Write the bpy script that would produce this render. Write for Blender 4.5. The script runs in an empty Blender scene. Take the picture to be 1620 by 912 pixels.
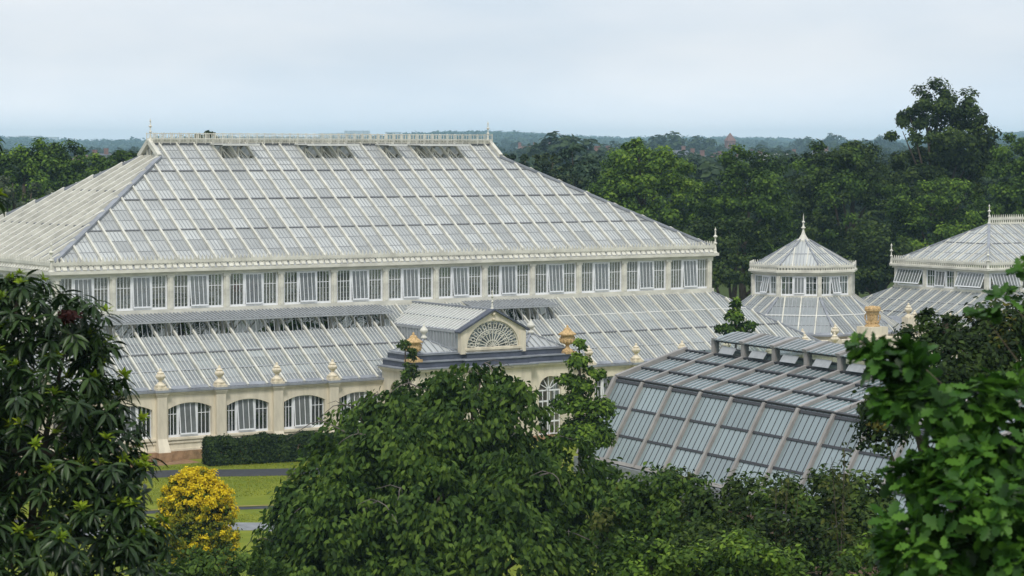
import bpy, math, random
import numpy as np
from mathutils import Vector, Matrix
random.seed(7); RNG = np.random.default_rng(11)
R = math.radians
scene = bpy.context.scene
COL = scene.collection

# ------------------------------------------------------------------ camera
P = 3.9
CAM = Vector((-14.957*P, -35.51*P, 4.706*P))
YAW = R(33.527); FPX = 3851.3; HOR = 241.975
PITCH = math.atan((456-HOR)/FPX)
FWD = Vector((math.sin(YAW), math.cos(YAW), 0)); RGT = Vector((math.cos(YAW), -math.sin(YAW), 0))
def W(px, py, D):
    """world point seen at photo pixel (px, py), D metres ahead of the viewpoint"""
    v = FWD*math.cos(PITCH) - Vector((0, 0, 1))*math.sin(PITCH)
    up = FWD*math.sin(PITCH) + Vector((0, 0, 1))*math.cos(PITCH)
    r = v + RGT*((px-810)/FPX) + up*((456-py)/FPX)
    return CAM + r*(D/r.dot(FWD))
cam = bpy.data.cameras.new('camera'); co = bpy.data.objects.new('camera', cam); COL.objects.link(co)
co.location = CAM; co.rotation_euler = (math.pi/2-PITCH, 0, -YAW)
cam.sensor_width = 36; cam.lens = FPX/1620*36; cam.clip_end = 30000; cam.clip_start = .2
cam.dof.use_dof = True; cam.dof.focus_distance = 150; cam.dof.aperture_fstop = 6.3
scene.camera = co

# ------------------------------------------------------------------ materials
def mat(name, col, rough=.6, spec=.3, noise=0, nscale=3, metal=0, bump=0, stretch=None, dirt=None):
    m = bpy.data.materials.new(name); m.use_nodes = True
    nt = m.node_tree; b = nt.nodes['Principled BSDF']
    b.inputs['Roughness'].default_value = rough; b.inputs['Specular IOR Level'].default_value = spec
    b.inputs['Metallic'].default_value = metal
    b.inputs['Base Color'].default_value = (*col, 1)
    if noise:
        tc = nt.nodes.new('ShaderNodeTexCoord'); n = nt.nodes.new('ShaderNodeTexNoise')
        n.inputs['Scale'].default_value = nscale; n.inputs['Detail'].default_value = 7; n.inputs['Roughness'].default_value = .65
        if stretch:
            mp = nt.nodes.new('ShaderNodeMapping'); mp.inputs['Scale'].default_value = stretch
            nt.links.new(tc.outputs['Object'], mp.inputs[0]); nt.links.new(mp.outputs[0], n.inputs[0])
        else:
            nt.links.new(tc.outputs['Object'], n.inputs[0])
        r = nt.nodes.new('ShaderNodeValToRGB')
        d = dirt or tuple(c*(1-noise) for c in col)
        r.color_ramp.elements[0].color = (*d, 1); r.color_ramp.elements[0].position = .3
        r.color_ramp.elements[1].color = (*[min(1, c*(1+noise*.35)) for c in col], 1); r.color_ramp.elements[1].position = .62
        nt.links.new(n.outputs[0], r.inputs[0]); nt.links.new(r.outputs[0], b.inputs['Base Color'])
        if bump:
            bp = nt.nodes.new('ShaderNodeBump'); bp.inputs['Strength'].default_value = bump
            nt.links.new(n.outputs[0], bp.inputs['Height']); nt.links.new(bp.outputs[0], b.inputs['Normal'])
    return m
def leaf_mat(name, dark, mid, light, rough=.6, trans=.3, clump=.6, spec=.16):
    m = bpy.data.materials.new(name); m.use_nodes = True
    nt = m.node_tree; N = nt.nodes; L = nt.links; b = N['Principled BSDF']; out = N['Material Output']
    g = N.new('ShaderNodeNewGeometry'); tc = N.new('ShaderNodeTexCoord'); n = N.new('ShaderNodeTexNoise')
    n.inputs['Scale'].default_value = clump; n.inputs['Detail'].default_value = 2
    L.new(tc.outputs['Object'], n.inputs[0])
    a = N.new('ShaderNodeMath'); a.operation = 'MULTIPLY_ADD'; a.inputs[1].default_value = .62
    s = N.new('ShaderNodeMath'); s.operation = 'MULTIPLY_ADD'; s.inputs[1].default_value = 1.1; s.inputs[2].default_value = -.32
    L.new(n.outputs[0], s.inputs[0]); L.new(g.outputs['Random Per Island'], a.inputs[0]); L.new(s.outputs[0], a.inputs[2])
    r = N.new('ShaderNodeValToRGB'); e = r.color_ramp.elements
    e[0].position = .12; e[0].color = (*dark, 1); e[1].position = .88; e[1].color = (*light, 1)
    k = e.new(.5); k.color = (*mid, 1)
    L.new(a.outputs[0], r.inputs[0]); L.new(r.outputs[0], b.inputs['Base Color'])
    b.inputs['Roughness'].default_value = rough; b.inputs['Specular IOR Level'].default_value = spec
    t = N.new('ShaderNodeBsdfTranslucent'); L.new(r.outputs[0], t.inputs[0])
    mx = N.new('ShaderNodeMixShader'); mx.inputs[0].default_value = trans
    L.new(b.outputs[0], mx.inputs[1]); L.new(t.outputs[0], mx.inputs[2]); L.new(mx.outputs[0], out.inputs[0])
    return m
def glass_mat(name, tint, diff, clear, gloss=.12, rough=.12, var=.25, nscale=.5, through=.4):
    """weathered glazing: part see-through, part pale diffuse colour, part mirror"""
    m = bpy.data.materials.new(name); m.use_nodes = True
    nt = m.node_tree; N = nt.nodes; L = nt.links; out = N['Material Output']; N.remove(N['Principled BSDF'])
    tr = N.new('ShaderNodeBsdfTransparent'); tr.inputs[0].default_value = (*tint, 1)
    tc = N.new('ShaderNodeTexCoord'); n = N.new('ShaderNodeTexNoise'); n.inputs['Scale'].default_value = nscale; n.inputs['Detail'].default_value = 5
    L.new(tc.outputs['Object'], n.inputs[0])
    g = N.new('ShaderNodeNewGeometry')
    r = N.new('ShaderNodeValToRGB'); e = r.color_ramp.elements
    e[0].position = .3; e[0].color = (*[c*(1-var) for c in diff], 1); e[1].position = .7; e[1].color = (*diff, 1)
    L.new(n.outputs[0], r.inputs[0])
    # each pane takes its own slight tone
    rp = N.new('ShaderNodeMix'); rp.data_type = 'RGBA'; rp.blend_type = 'MULTIPLY'; rp.inputs[0].default_value = 1
    mr = N.new('ShaderNodeMapRange'); mr.inputs[3].default_value = .72; mr.inputs[4].default_value = 1.08
    L.new(g.outputs['Random Per Island'], mr.inputs[0]); L.new(r.outputs[0], rp.inputs[6]); L.new(mr.outputs[0], rp.inputs[7])
    d = N.new('ShaderNodeBsdfDiffuse'); L.new(rp.outputs[2], d.inputs[0])
    t = N.new('ShaderNodeBsdfTranslucent'); L.new(rp.outputs[2], t.inputs[0])
    dt = N.new('ShaderNodeMixShader'); dt.inputs[0].default_value = through
    L.new(d.outputs[0], dt.inputs[1]); L.new(t.outputs[0], dt.inputs[2])
    m1 = N.new('ShaderNodeMixShader'); m1.inputs[0].default_value = clear
    L.new(dt.outputs[0], m1.inputs[1]); L.new(tr.outputs[0], m1.inputs[2])
    gl = N.new('ShaderNodeBsdfGlossy'); gl.inputs['Roughness'].default_value = rough; gl.inputs[0].default_value = (.9, .93, .95, 1)
    # reflection by the angle of view, the same from either side of the sheet
    dp = N.new('ShaderNodeVectorMath'); dp.operation = 'DOT_PRODUCT'; L.new(g.outputs['Incoming'], dp.inputs[0]); L.new(g.outputs['Normal'], dp.inputs[1])
    ab = N.new('ShaderNodeMath'); ab.operation = 'ABSOLUTE'; L.new(dp.outputs['Value'], ab.inputs[0])
    iv = N.new('ShaderNodeMath'); iv.operation = 'SUBTRACT'; iv.inputs[0].default_value = 1; L.new(ab.outputs[0], iv.inputs[1])
    pw = N.new('ShaderNodeMath'); pw.operation = 'POWER'; pw.inputs[1].default_value = 5; L.new(iv.outputs[0], pw.inputs[0])
    ad = N.new('ShaderNodeMath'); ad.operation = 'MULTIPLY_ADD'; ad.inputs[1].default_value = .95; ad.inputs[2].default_value = .04+gloss; ad.use_clamp = True
    L.new(pw.outputs[0], ad.inputs[0])
    m2 = N.new('ShaderNodeMixShader'); L.new(ad.outputs[0], m2.inputs[0]); L.new(m1.outputs[0], m2.inputs[1]); L.new(gl.outputs[0], m2.inputs[2])
    L.new(m2.outputs[0], out.inputs[0])
    return m

M = dict(
 cream=mat('cream painted iron', (.66, .64, .55), .5, .35, .26, .9, stretch=(1, 1, 2)),
 wall=mat('cream stucco', (.71, .64, .50), .75, .2, .26, 1.3, stretch=(1, 1, .22)),
 white=mat('white painted wood', (.80, .81, .82), .45, .35, .08, 2),
 stone=mat('pale finial stone', (.70, .62, .47), .8, .2, .3, 5),
 brown=mat('brown plinth stone', (.36, .23, .13), .85, .2, .45, 2.2, bump=.3),
 gold=mat('ochre stone', (.56, .385, .19), .85, .15, .55, 9, bump=.5),
 lead=mat('lead sheet', (.085, .095, .125), .5, .4, .4, 1.5),
 leadpale=mat('weathered lead sheet', (.27, .285, .31), .5, .4, .35, 1.2),
 dark=mat('dark strip', (.15, .155, .16), .6, .3),  # on the roof laps this colour stands for the drip shadow
 lap=mat('grey lap', (.33, .34, .35), .6, .3),
 bar=mat('pale glazing bar', (.66, .66, .62), .5, .3, .15, 2),
 bargrey=mat('grey glazing bar', (.36, .375, .385), .5, .3, .2, 2),
 roofglass=glass_mat('roof glass', (.86, .90, .90), (.83, .85, .815), .14, .05, .15, .16, .35, .30),
 lowglass=glass_mat('lower roof glass', (.80, .85, .87), (.66, .705, .71), .24, .04, .12, .22, .3, .45),
 winglass=glass_mat('window glass', (.78, .83, .82), (.4, .43, .43), .93, .0, .02, .2, 1),
 clerglass=glass_mat('clerestory glass', (.85,.88,.85), (.50,.52,.47), .74, .0, .02, .2, 1),  # pale diffuse share put in so the interior looks brighter
 sashglass=glass_mat('open sash glass', (.75, .80, .80), (.46, .48, .47), .5, .04, .04, .3, 1.5),
 evoglass=glass_mat('blue grey glass', (.55,.66,.68), (.40,.48,.49), .08, .06, .10, .22, .25, .2),
 evoroof=glass_mat('teal grey glass', (.55,.68,.68), (.25,.35,.355), .14, .06, .10, .3, .4, .2),
 evoframe=mat('grey brown metal', (.31, .29, .27), .55, .35, .25, .8),
 evodark=mat('dark gasket', (.045, .045, .05), .5, .3),
 soil=mat('bed soil', (.10, .065, .04), .95, .1, .4, 1),
 floor=mat('hothouse floor', (.22, .20, .16), .9, .2, .3, .5),
 bark=mat('grey brown bark', (.10, .08, .06), .9, .15, .5, 4, bump=.4, stretch=(3, 3, .6)),
 twig=mat('pale twig bark', (.15, .13, .115), .85, .2, .4, 6),
 asphalt=mat('asphalt', (.05, .052, .058), .85, .25, .3, 3),
 gravel=mat('brown gravel', (.30, .19, .11), .95, .1, .4, 2),
 paving=mat('grey paving', (.24, .25, .26), .9, .2, .3, 2),
)
# ------------------------------------------------------------------ mesh helpers
class MB:
    def __init__(s): s.v = []; s.f = []; s.m = []
    def add(s, vs, fs, mi=0):
        o = len(s.v); s.v += [tuple(p) for p in vs]
        for f in fs: s.f.append([i+o for i in f]); s.m.append(mi)
    def box(s, x0, x1, y0, y1, z0, z1, mi=0):
        s.add([(x0,y0,z0),(x1,y0,z0),(x1,y1,z0),(x0,y1,z0),(x0,y0,z1),(x1,y0,z1),(x1,y1,z1),(x0,y1,z1)],
              [(0,3,2,1),(4,5,6,7),(0,1,5,4),(1,2,6,5),(2,3,7,6),(3,0,4,7)], mi)
    def beam(s, p, q, w, h, up=(0,0,1), mi=0, off=0):
        """bar from p to q: w across, h along up; off shifts it along up"""
        p = Vector(p); q = Vector(q); d = (q-p).normalized(); up = Vector(up); x = d.cross(up)
        if x.length < 1e-5: x = d.cross(Vector((1,0,0)))
        x.normalize(); u = x.cross(d).normalized(); vs = []
        for e in (p, q):
            for a, b in ((-1,-1),(1,-1),(1,1),(-1,1)): vs.append(e + x*(a*w/2) + u*(b*h/2+off))
        s.add(vs, [(0,1,2,3),(7,6,5,4),(0,4,5,1),(1,5,6,2),(2,6,7,3),(3,7,4,0)], mi)
    def tube(s, pts, rad, n=6, mi=0):
        rings = []
        pts = [Vector(p) for p in pts]
        for i, p in enumerate(pts):
            d = (pts[min(i+1, len(pts)-1)] - pts[max(i-1, 0)]).normalized()
            a = d.cross(Vector((0,0,1)) if abs(d.z) < .9 else Vector((1,0,0))).normalized(); b = d.cross(a)
            r = rad[i] if hasattr(rad, '__len__') else rad
            rings.append([p + (a*math.cos(t)+b*math.sin(t))*r for t in [2*math.pi*k/n for k in range(n)]])
        vs = [q for r in rings for q in r]; fs = []
        for i in range(len(pts)-1):
            for k in range(n): fs.append((i*n+k, i*n+(k+1)%n, (i+1)*n+(k+1)%n, (i+1)*n+k))
        fs.append(tuple(range(n-1,-1,-1))); fs.append(tuple((len(pts)-1)*n+k for k in range(n)))
        s.add(vs, fs, mi)
    def lathe(s, c, prof, n=16, mi=0, sq=False):
        c = Vector(c); vs = []; fs = []
        for r, z in prof:
            for k in range(n):
                t = 2*math.pi*(k+.5)/n; vs.append(c + Vector((r*math.cos(t), r*math.sin(t), z)))
        for i in range(len(prof)-1):
            for k in range(n): fs.append((i*n+k, i*n+(k+1)%n, (i+1)*n+(k+1)%n, (i+1)*n+k))
        fs.append(tuple(range(n-1,-1,-1))); fs.append(tuple((len(prof)-1)*n+k for k in range(n)))
        s.add(vs, fs, mi)
    def poly(s, vs, mi=0): s.add(vs, [tuple(range(len(vs)))], mi)
    def build(s, name, mats, parent=None, loc=(0,0,0), rz=0, smooth=False):
        me = bpy.data.meshes.new(name); me.from_pydata(s.v, [], s.f); me.update()
        for m in (mats if isinstance(mats, (list, tuple)) else [mats]): me.materials.append(m)
        me.polygons.foreach_set('material_index', s.m)
        if smooth: me.polygons.foreach_set('use_smooth', [True]*len(s.f))
        o = bpy.data.objects.new(name, me); COL.objects.link(o); o.location = loc; o.rotation_euler[2] = rz
        if parent: o.parent = parent
        return o
def tag(o, label=None, cat=None, group=None, kind=None):
    if label: o['label'] = label
    if cat: o['category'] = cat
    if group: o['group'] = group
    if kind: o['kind'] = kind
    return o
def empty(name, loc, label, cat, group=None, rz=0):
    o = bpy.data.objects.new(name, None); COL.objects.link(o); o.location = loc; o.rotation_euler[2] = rz; o.empty_display_size = .5
    return tag(o, label, cat, group)
def link_copy(o, parent, loc=None, rz=None):
    c = o.copy(); COL.objects.link(c); c.parent = parent
    if loc is not None: c.location = loc
    if rz is not None: c.rotation_euler[2] = rz
    return c
def copy_tree(o, parent=None, loc=None, rz=None, scale=None):
    c = o.copy(); COL.objects.link(c); c.parent = parent
    if loc is not None: c.location = loc
    if rz is not None: c.rotation_euler[2] = rz
    if scale is not None: c.scale = scale
    for ch in list(o.children): copy_tree(ch, c)
    return c

# ------------------------------------------------------------------ world, sun, view
def make_world():
    w = bpy.data.worlds.new('World'); scene.world = w; w.use_nodes = True
    nt = w.node_tree; N = nt.nodes; L = nt.links; bg = N['Background']
    sky = N.new('ShaderNodeTexSky'); sky.sky_type = 'NISHITA'; sky.sun_disc = False
    sky.sun_elevation = R(52); sky.sun_rotation = R(215); sky.dust_density = 2
    bg.inputs[1].default_value = .1
    # overcast: a cloud sheet laid over the sky, with softly darker and brighter patches
    tc = N.new('ShaderNodeTexCoord')
    mp = N.new('ShaderNodeMapping'); mp.inputs['Scale'].default_value = (2.0, 2.0, 7.0)
    L.new(tc.outputs['Generated'], mp.inputs[0])
    n = N.new('ShaderNodeTexNoise'); n.inputs['Scale'].default_value = 3.1; n.inputs['Detail'].default_value = 6; n.inputs['Roughness'].default_value = .5
    L.new(mp.outputs[0], n.inputs[0])
    r = N.new('ShaderNodeValToRGB'); e = r.color_ramp.elements
    e[0].position = .36; e[0].color = (4.6, 5.1, 5.7, 1); e[1].position = .64; e[1].color = (5.6, 5.8, 6.1, 1)
    L.new(n.outputs[0], r.inputs[0])
    sx = N.new('ShaderNodeSeparateXYZ'); L.new(tc.outputs['Generated'], sx.inputs[0])
    hr = N.new('ShaderNodeMapRange'); hr.inputs[1].default_value = 0; hr.inputs[2].default_value = .05; hr.inputs[3].default_value = 1.55; hr.inputs[4].default_value = 1.2; hr.interpolation_type = 'SMOOTHERSTEP'
    L.new(sx.outputs[2], hr.inputs[0])
    hm_ = N.new('ShaderNodeMix'); hm_.data_type = 'RGBA'; hm_.blend_type = 'MULTIPLY'; hm_.inputs[0].default_value = 1
    L.new(r.outputs[0], hm_.inputs[6]); L.new(hr.outputs[0], hm_.inputs[7])
    mx = N.new('ShaderNodeMix'); mx.data_type = 'RGBA'; mx.inputs[0].default_value = .93
    L.new(sky.outputs[0], mx.inputs[6]); L.new(hm_.outputs[2], mx.inputs[7]); L.new(mx.outputs[2], bg.inputs[0])
    sun = bpy.data.lights.new('sun', 'SUN'); so = bpy.data.objects.new('sun', sun); COL.objects.link(so)
    sun.energy = 1.5; sun.angle = R(12); sun.color = (1, .96, .9)
    # sun_rotation is measured clockwise from +Y
    az = R(215); el = R(52)
    d = Vector((math.sin(az)*math.cos(el), math.cos(az)*math.cos(el), math.sin(el)))
    so.rotation_euler = d.to_track_quat('Z', 'Y').to_euler(); so.location = (0, -60, 80)
    vs = scene.view_settings; vs.view_transform = 'Standard'; vs.look = 'None'; vs.exposure = .45; vs.gamma = 1; vs.use_curve_mapping = False
make_world()

# ------------------------------------------------------------------ glazed slopes
def slope(parent, name, poly, ribs=(), rib=(.17, .2), rib_m='cream', rib_objs=True, bars=.26, bar=(.04, .03), bar_m='bargrey',
          laps=(), holes=(), glass='roofglass', u_off=0, rim=None, rib_name='rib', panes=0):
    """A planar glazed slope. poly[0]->poly[1] is the eave. ribs: positions along the eave.
    laps: (fraction up the slope, width, height, material). holes: (u0,u1,w0,w1)."""
    p = [Vector(q) for q in poly]; O = p[0]; U = (p[1]-p[0]).normalized()
    nn = U.cross(p[2]-p[0]).normalized()
    if nn.z < 0: nn = -nn
    V = nn.cross(U)
    if V.z < 0: V = -V
    q = [((a-O).dot(U), (a-O).dot(V)) for a in p]
    us = [a[0] for a in q]; umin, umax = min(us), max(us); wmax = max(a[1] for a in q)
    def span(u):
        ws = []
        for i in range(len(q)):
            a, b = q[i], q[(i+1) % len(q)]
            if abs(a[0]-b[0]) < 1e-9:
                if abs(u-a[0]) < 1e-6: ws += [a[1], b[1]]
            elif min(a[0], b[0])-1e-9 <= u <= max(a[0], b[0])+1e-9:
                ws.append(a[1]+(b[1]-a[1])*(u-a[0])/(b[0]-a[0]))
        return (min(ws), max(ws)) if ws else (0, 0)
    def rowspan(w):
        ws = []
        for i in range(len(q)):
            a, b = q[i], q[(i+1) % len(q)]
            if abs(a[1]-b[1]) > 1e-9 and min(a[1], b[1])-1e-9 <= w <= max(a[1], b[1])+1e-9:
                ws.append(a[0]+(b[0]-a[0])*(w-a[1])/(b[1]-a[1]))
        return (min(ws), max(ws)) if ws else (0, 0)
    pt = lambda u, w, h=0: O + U*u + V*w + nn*h
    def cuts(u, lo, hi):
        """the stretches of the line at u that holes leave"""
        out = [(lo, hi)]
        for (a, b, c, d) in holes:
            if a+1e-6 < u < b-1e-6:
                nxt = []
                for (l, h) in out:
                    if d <= l or c >= h: nxt.append((l, h)); continue
                    if c > l: nxt.append((l, c))
                    if d < h: nxt.append((d, h))
                out = nxt
        return out
    g = MB(); mats = [M[glass], M[bar_m]]; mi = {}
    brk = sorted(set([round(a, 4) for a in us] + [round(x, 4) for h in holes for x in h[:2]] + [round(x, 4) for x in ribs if umin < x < umax]))
    rows = [0, wmax]
    if panes: rows = [wmax*i/panes for i in range(panes+1)]
    for a, b in zip(brk, brk[1:]):
        if b-a < .01: continue
        la, ha = span(a+1e-5); lb, hb = span(b-1e-5); mid = (a+b)/2
        hs = [h for h in holes if h[0]-1e-3 <= a and b <= h[1]+1e-3]
        for w0, w1 in zip(rows, rows[1:]):
            segs = [(w0, w1)]
            for h in hs:
                nx = []
                for (l, t) in segs:
                    if h[3] <= l or h[2] >= t: nx.append((l, t)); continue
                    if h[2] > l+1e-4: nx.append((l, h[2]))
                    if h[3] < t-1e-4: nx.append((h[3], t))
                segs = nx
            for l, t in segs:
                # clip the pane polygon to the slope outline
                pa = [(a, max(l, la)), (b, max(l, lb)), (b, min(t, hb)), (a, min(t, ha))]
                if pa[2][1] < pa[1][1]-1e-4 and pa[3][1] < pa[0][1]-1e-4: continue
                if pa[2][1] < pa[1][1]:       # outline crosses the row on the b side
                    w = l; x = a+(b-a)*(ha-w)/(ha-hb) if abs(ha-hb) > 1e-6 else b
                    x = min(max(x, a), b); pp = [pa[0], (x, l), pa[3]]
                elif pa[3][1] < pa[0][1]:
                    w = l; x = a+(b-a)*(w-ha)/(hb-ha) if abs(ha-hb) > 1e-6 else a
                    x = min(max(x, a), b); pp = [(x, l), pa[1], pa[2]]
                else:
                    pp = pa
                    if min(ha, hb) < t < max(ha, hb) and abs(ha-hb) > 1e-6:
                        x = a+(b-a)*(t-ha)/(hb-ha)
                        pp = [pa[0], pa[1], pa[2], (x, t), pa[3]]
                g.poly([pt(*c) for c in pp], 0)
    if bars:
        nb = int((umax-umin)/bars)
        for k in range(1, nb):
            u = umin + k*(umax-umin)/nb
            if any(abs(u-x) < bars*.4 for x in ribs): continue
            lo, hi = span(u)
            for l, h in cuts(u, lo, hi):
                if h-l > .15: g.beam(pt(u, l), pt(u, h), bar[0], bar[1], nn, 1, bar[1]/2+.004)
    for fr, lw, lh, lm in laps:
        w = fr*wmax; a, b = rowspan(w)
        if lm not in mi: mi[lm] = len(mats); mats.append(M[lm])
        segs = [(a, b)]
        for (c, d, e, f) in holes:
            if e < w < f:
                nx = []
                for (l, h) in segs:
                    if c > l: nx.append((l, min(h, c)))
                    if d < h: nx.append((max(l, d), h))
                    if d <= l or c >= h: nx = nx
                segs = [x for x in nx if x[1] > x[0]]
        for (l, h) in segs:
            if h-l > .1: g.beam(pt(l+.03, w), pt(h-.03, w), lw, lh, nn, mi[lm], lh/2+.006)
    ob = g.build(name, mats, parent)
    rest = MB(); made = []
    for u in ribs:
        if not umin+.05 < u < umax-.05: continue
        lo, hi = span(u)
        if hi-lo < .3: continue
        b = rest if not rib_objs else MB()
        b.beam(pt(u, lo), pt(u, hi), rib[0], rib[1], nn, 0, rib[1]/2-.03)
        if rib_objs: made.append(b.build(rib_name, M[rib_m], ob))
    if not rib_objs and rest.f: tag(rest.build('rib', M[rib_m], ob), kind='stuff')
    return ob
def frange(a, b, s):
    out = []; x = a
    while x < b-1e-6: out.append(x); x += s
    return out
def cresting(mb, p, q, z, h, step=.26, mi=0):
    """a pierced cast-iron cresting from p to q (x,y) on height z"""
    p = Vector((*p, 0)); q = Vector((*q, 0)); d = (q-p); L = d.length; d.normalize(); n = max(2, int(L/step))
    for k in range(n):
        a = p + d*(L*(k+.5)/n); w = L/n
        mb.beam(a+Vector((0,0,z)), a+Vector((0,0,z+h*.42)), w*.42, .05, d.cross(Vector((0,0,1))), mi)
        c = a+Vector((0,0,z+h*.74))
        o = w*.40; t = d.cross(Vector((0,0,1)))*.02
        vs = []
        for sgn in (-1, 1):
            vs += [c+t*sgn+Vector((0,0,h*.26)), c+t*sgn+d*o*.5, c+t*sgn+d*o-Vector((0,0,h*.12)), c+t*sgn-d*o-Vector((0,0,h*.12)), c+t*sgn-d*o*.5]
        mb.add(vs, [(0,4,3,2,1),(5,6,7,8,9),(0,1,6,5),(1,2,7,6),(2,3,8,7),(3,4,9,8),(4,0,5,9)], mi)
    mb.beam(p+Vector((0,0,z+h*.5)), q+Vector((0,0,z+h*.5)), .05, h*.26, (0,0,1), mi)
    mb.beam(p+Vector((0,0,z+.03)), q+Vector((0,0,z+.03)), .07, .06, (0,0,1), mi)

def window_mesh(w, h, light=(.31, .38, .31), nbars=4, frame=.09):
    """three lights in a white frame, local x 0..w, z 0..h, y 0 = outside face"""
    f = MB(); f.box(0, w, -.02, .1, 0, .13); f.box(0, w, 0, .1, h-.07, h)
    f.box(0, frame, 0, .1, .13, h-.07); f.box(w-frame, w, 0, .1, .13, h-.07)
    x1 = w*light[0]; x2 = w*(light[0]+light[1])
    for x in (x1, x2): f.box(x-.075, x+.075, -.015, .1, .13, h-.07)
    for a, b in ((frame, x1-.065), (x2+.065, w-frame)):
        for k in range(1, nbars): f.box(a+(b-a)*k/nbars-.02, a+(b-a)*k/nbars+.02, .03, .07, .13, h-.07)
        f.box(a, b, .035, .065, h*.64, h*.64+.035)
    g = []
    for a, b in ((frame, x1-.065), (x2+.065, w-frame)):
        if b-a > .05: q = MB(); q.poly([(a,.05,.13),(b,.05,.13),(b,.05,h-.07),(a,.05,h-.07)]); g.append(q)
    s = MB(); sw = x2-x1-.13; sh = h-.2   # sash hangs from its top edge: local origin there
    s.box(0, sw, -.025, .025, -sh, -sh+.09); s.box(0, sw, -.025, .025, -.06, 0)
    s.box(0, .05, -.025, .025, -sh+.09, -.06); s.box(sw-.05, sw, -.025, .025, -sh+.09, -.06)
    for k in range(1, nbars): s.box(sw*k/nbars-.02, sw*k/nbars+.02, -.02, .02, -sh+.09, -.06)
    s.add([(.05,0,-sh+.09),(sw-.05,0,-sh+.09),(sw-.05,0,-.06),(.05,0,-.06)], [(0,1,2,3)], 1)
    return f, g, s, (x1+.065, 0, h-.07)
class WindowKind:
    def __init__(s, w, h, glass='winglass', **k): s.glass = glass; s.w, s.h = w, h; s.parts = window_mesh(w, h, **k); s.proto = None
    def put(s, parent, loc, rz=0, tilt=None):
        tilt = R(random.uniform(3, 8)) if tilt is None else tilt
        if s.proto is None:
            f, g, sa, hinge = s.parts
            o = f.build('window', M['white'], parent); [q.build('pane', M[s.glass], o) for q in g]
            sh = sa.build('sash', [M['white'], M['sashglass']], o, hinge); s.proto = o
        else:
            o = s.proto.copy(); COL.objects.link(o); o.parent = parent
            for ch in s.proto.children:
                c = ch.copy(); COL.objects.link(c); c.parent = o
        o.location = loc; o.rotation_euler[2] = rz
        for ch in o.children:
            if ch.name.startswith('sash'): ch.rotation_euler = (-tilt, 0, 0)
        return o
def finial_profile(h):  # stone urn finial
    return [(r*h, z*h) for r, z in ((.30,0),(.30,.06),(.26,.08),(.17,.16),(.10,.22),(.10,.30),(.15,.34),(.25,.45),(.28,.54),(.25,.62),(.16,.67),(.20,.70),(.20,.73),(.10,.80),(.07,.86),(.09,.90),(.05,.96),(.0,1.0))]
def iron_finial(mb, c, h, mi=0):
    mb.lathe(c, [(r*h, z*h) for r, z in ((.10,0),(.06,.06),(.045,.2),(.03,.3),(.075,.36),(.03,.42),(.025,.55),(.09,.62),(.03,.68),(.022,.82),(.045,.87),(.012,.93),(.0,1))], 10, mi)

# ------------------------------------------------------------------ wall bay with a segmental arched opening
def arch_bay(mb, A, d, n, w, ow, z0, zs, zsp, rise, zt, th, mi=0, seg=10):
    """bay from point A along d (unit), outward normal n; opening ow wide, sill zs, spring zsp"""
    A = Vector(A); d = Vector(d); n = Vector(n); up = Vector((0,0,1)); m = (w-ow)/2
    def quadbox(x0, x1, a0, a1):
        mb.add([A+d*x+n*y+up*z for z in (a0, a1) for x, y in ((x0,0),(x1,0),(x1,-th),(x0,-th))],
               [(0,3,2,1),(4,5,6,7),(0,1,5,4),(1,2,6,5),(2,3,7,6),(3,0,4,7)], mi)
    quadbox(0, m, z0, zt); quadbox(w-m, w, z0, zt)
    if zs > z0+.01: quadbox(m, w-m, z0, zs)
    pts = [(m+ow*k/seg, zsp+rise*(1-(2*k/seg-1)**2)**.5 if rise > ow*.35 else zsp+rise*(1-(2*k/seg-1)**2)) for k in range(seg+1)]
    for (xa, za), (xb, zb) in zip(pts, pts[1:]):
        vs = [A+d*x+n*y+up*z for y in (0, -th) for x, z in ((xa,za),(xb,zb),(xb,zt),(xa,zt))]
        mb.add(vs, [(0,1,2,3),(7,6,5,4),(0,4,5,1)], mi)

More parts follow.
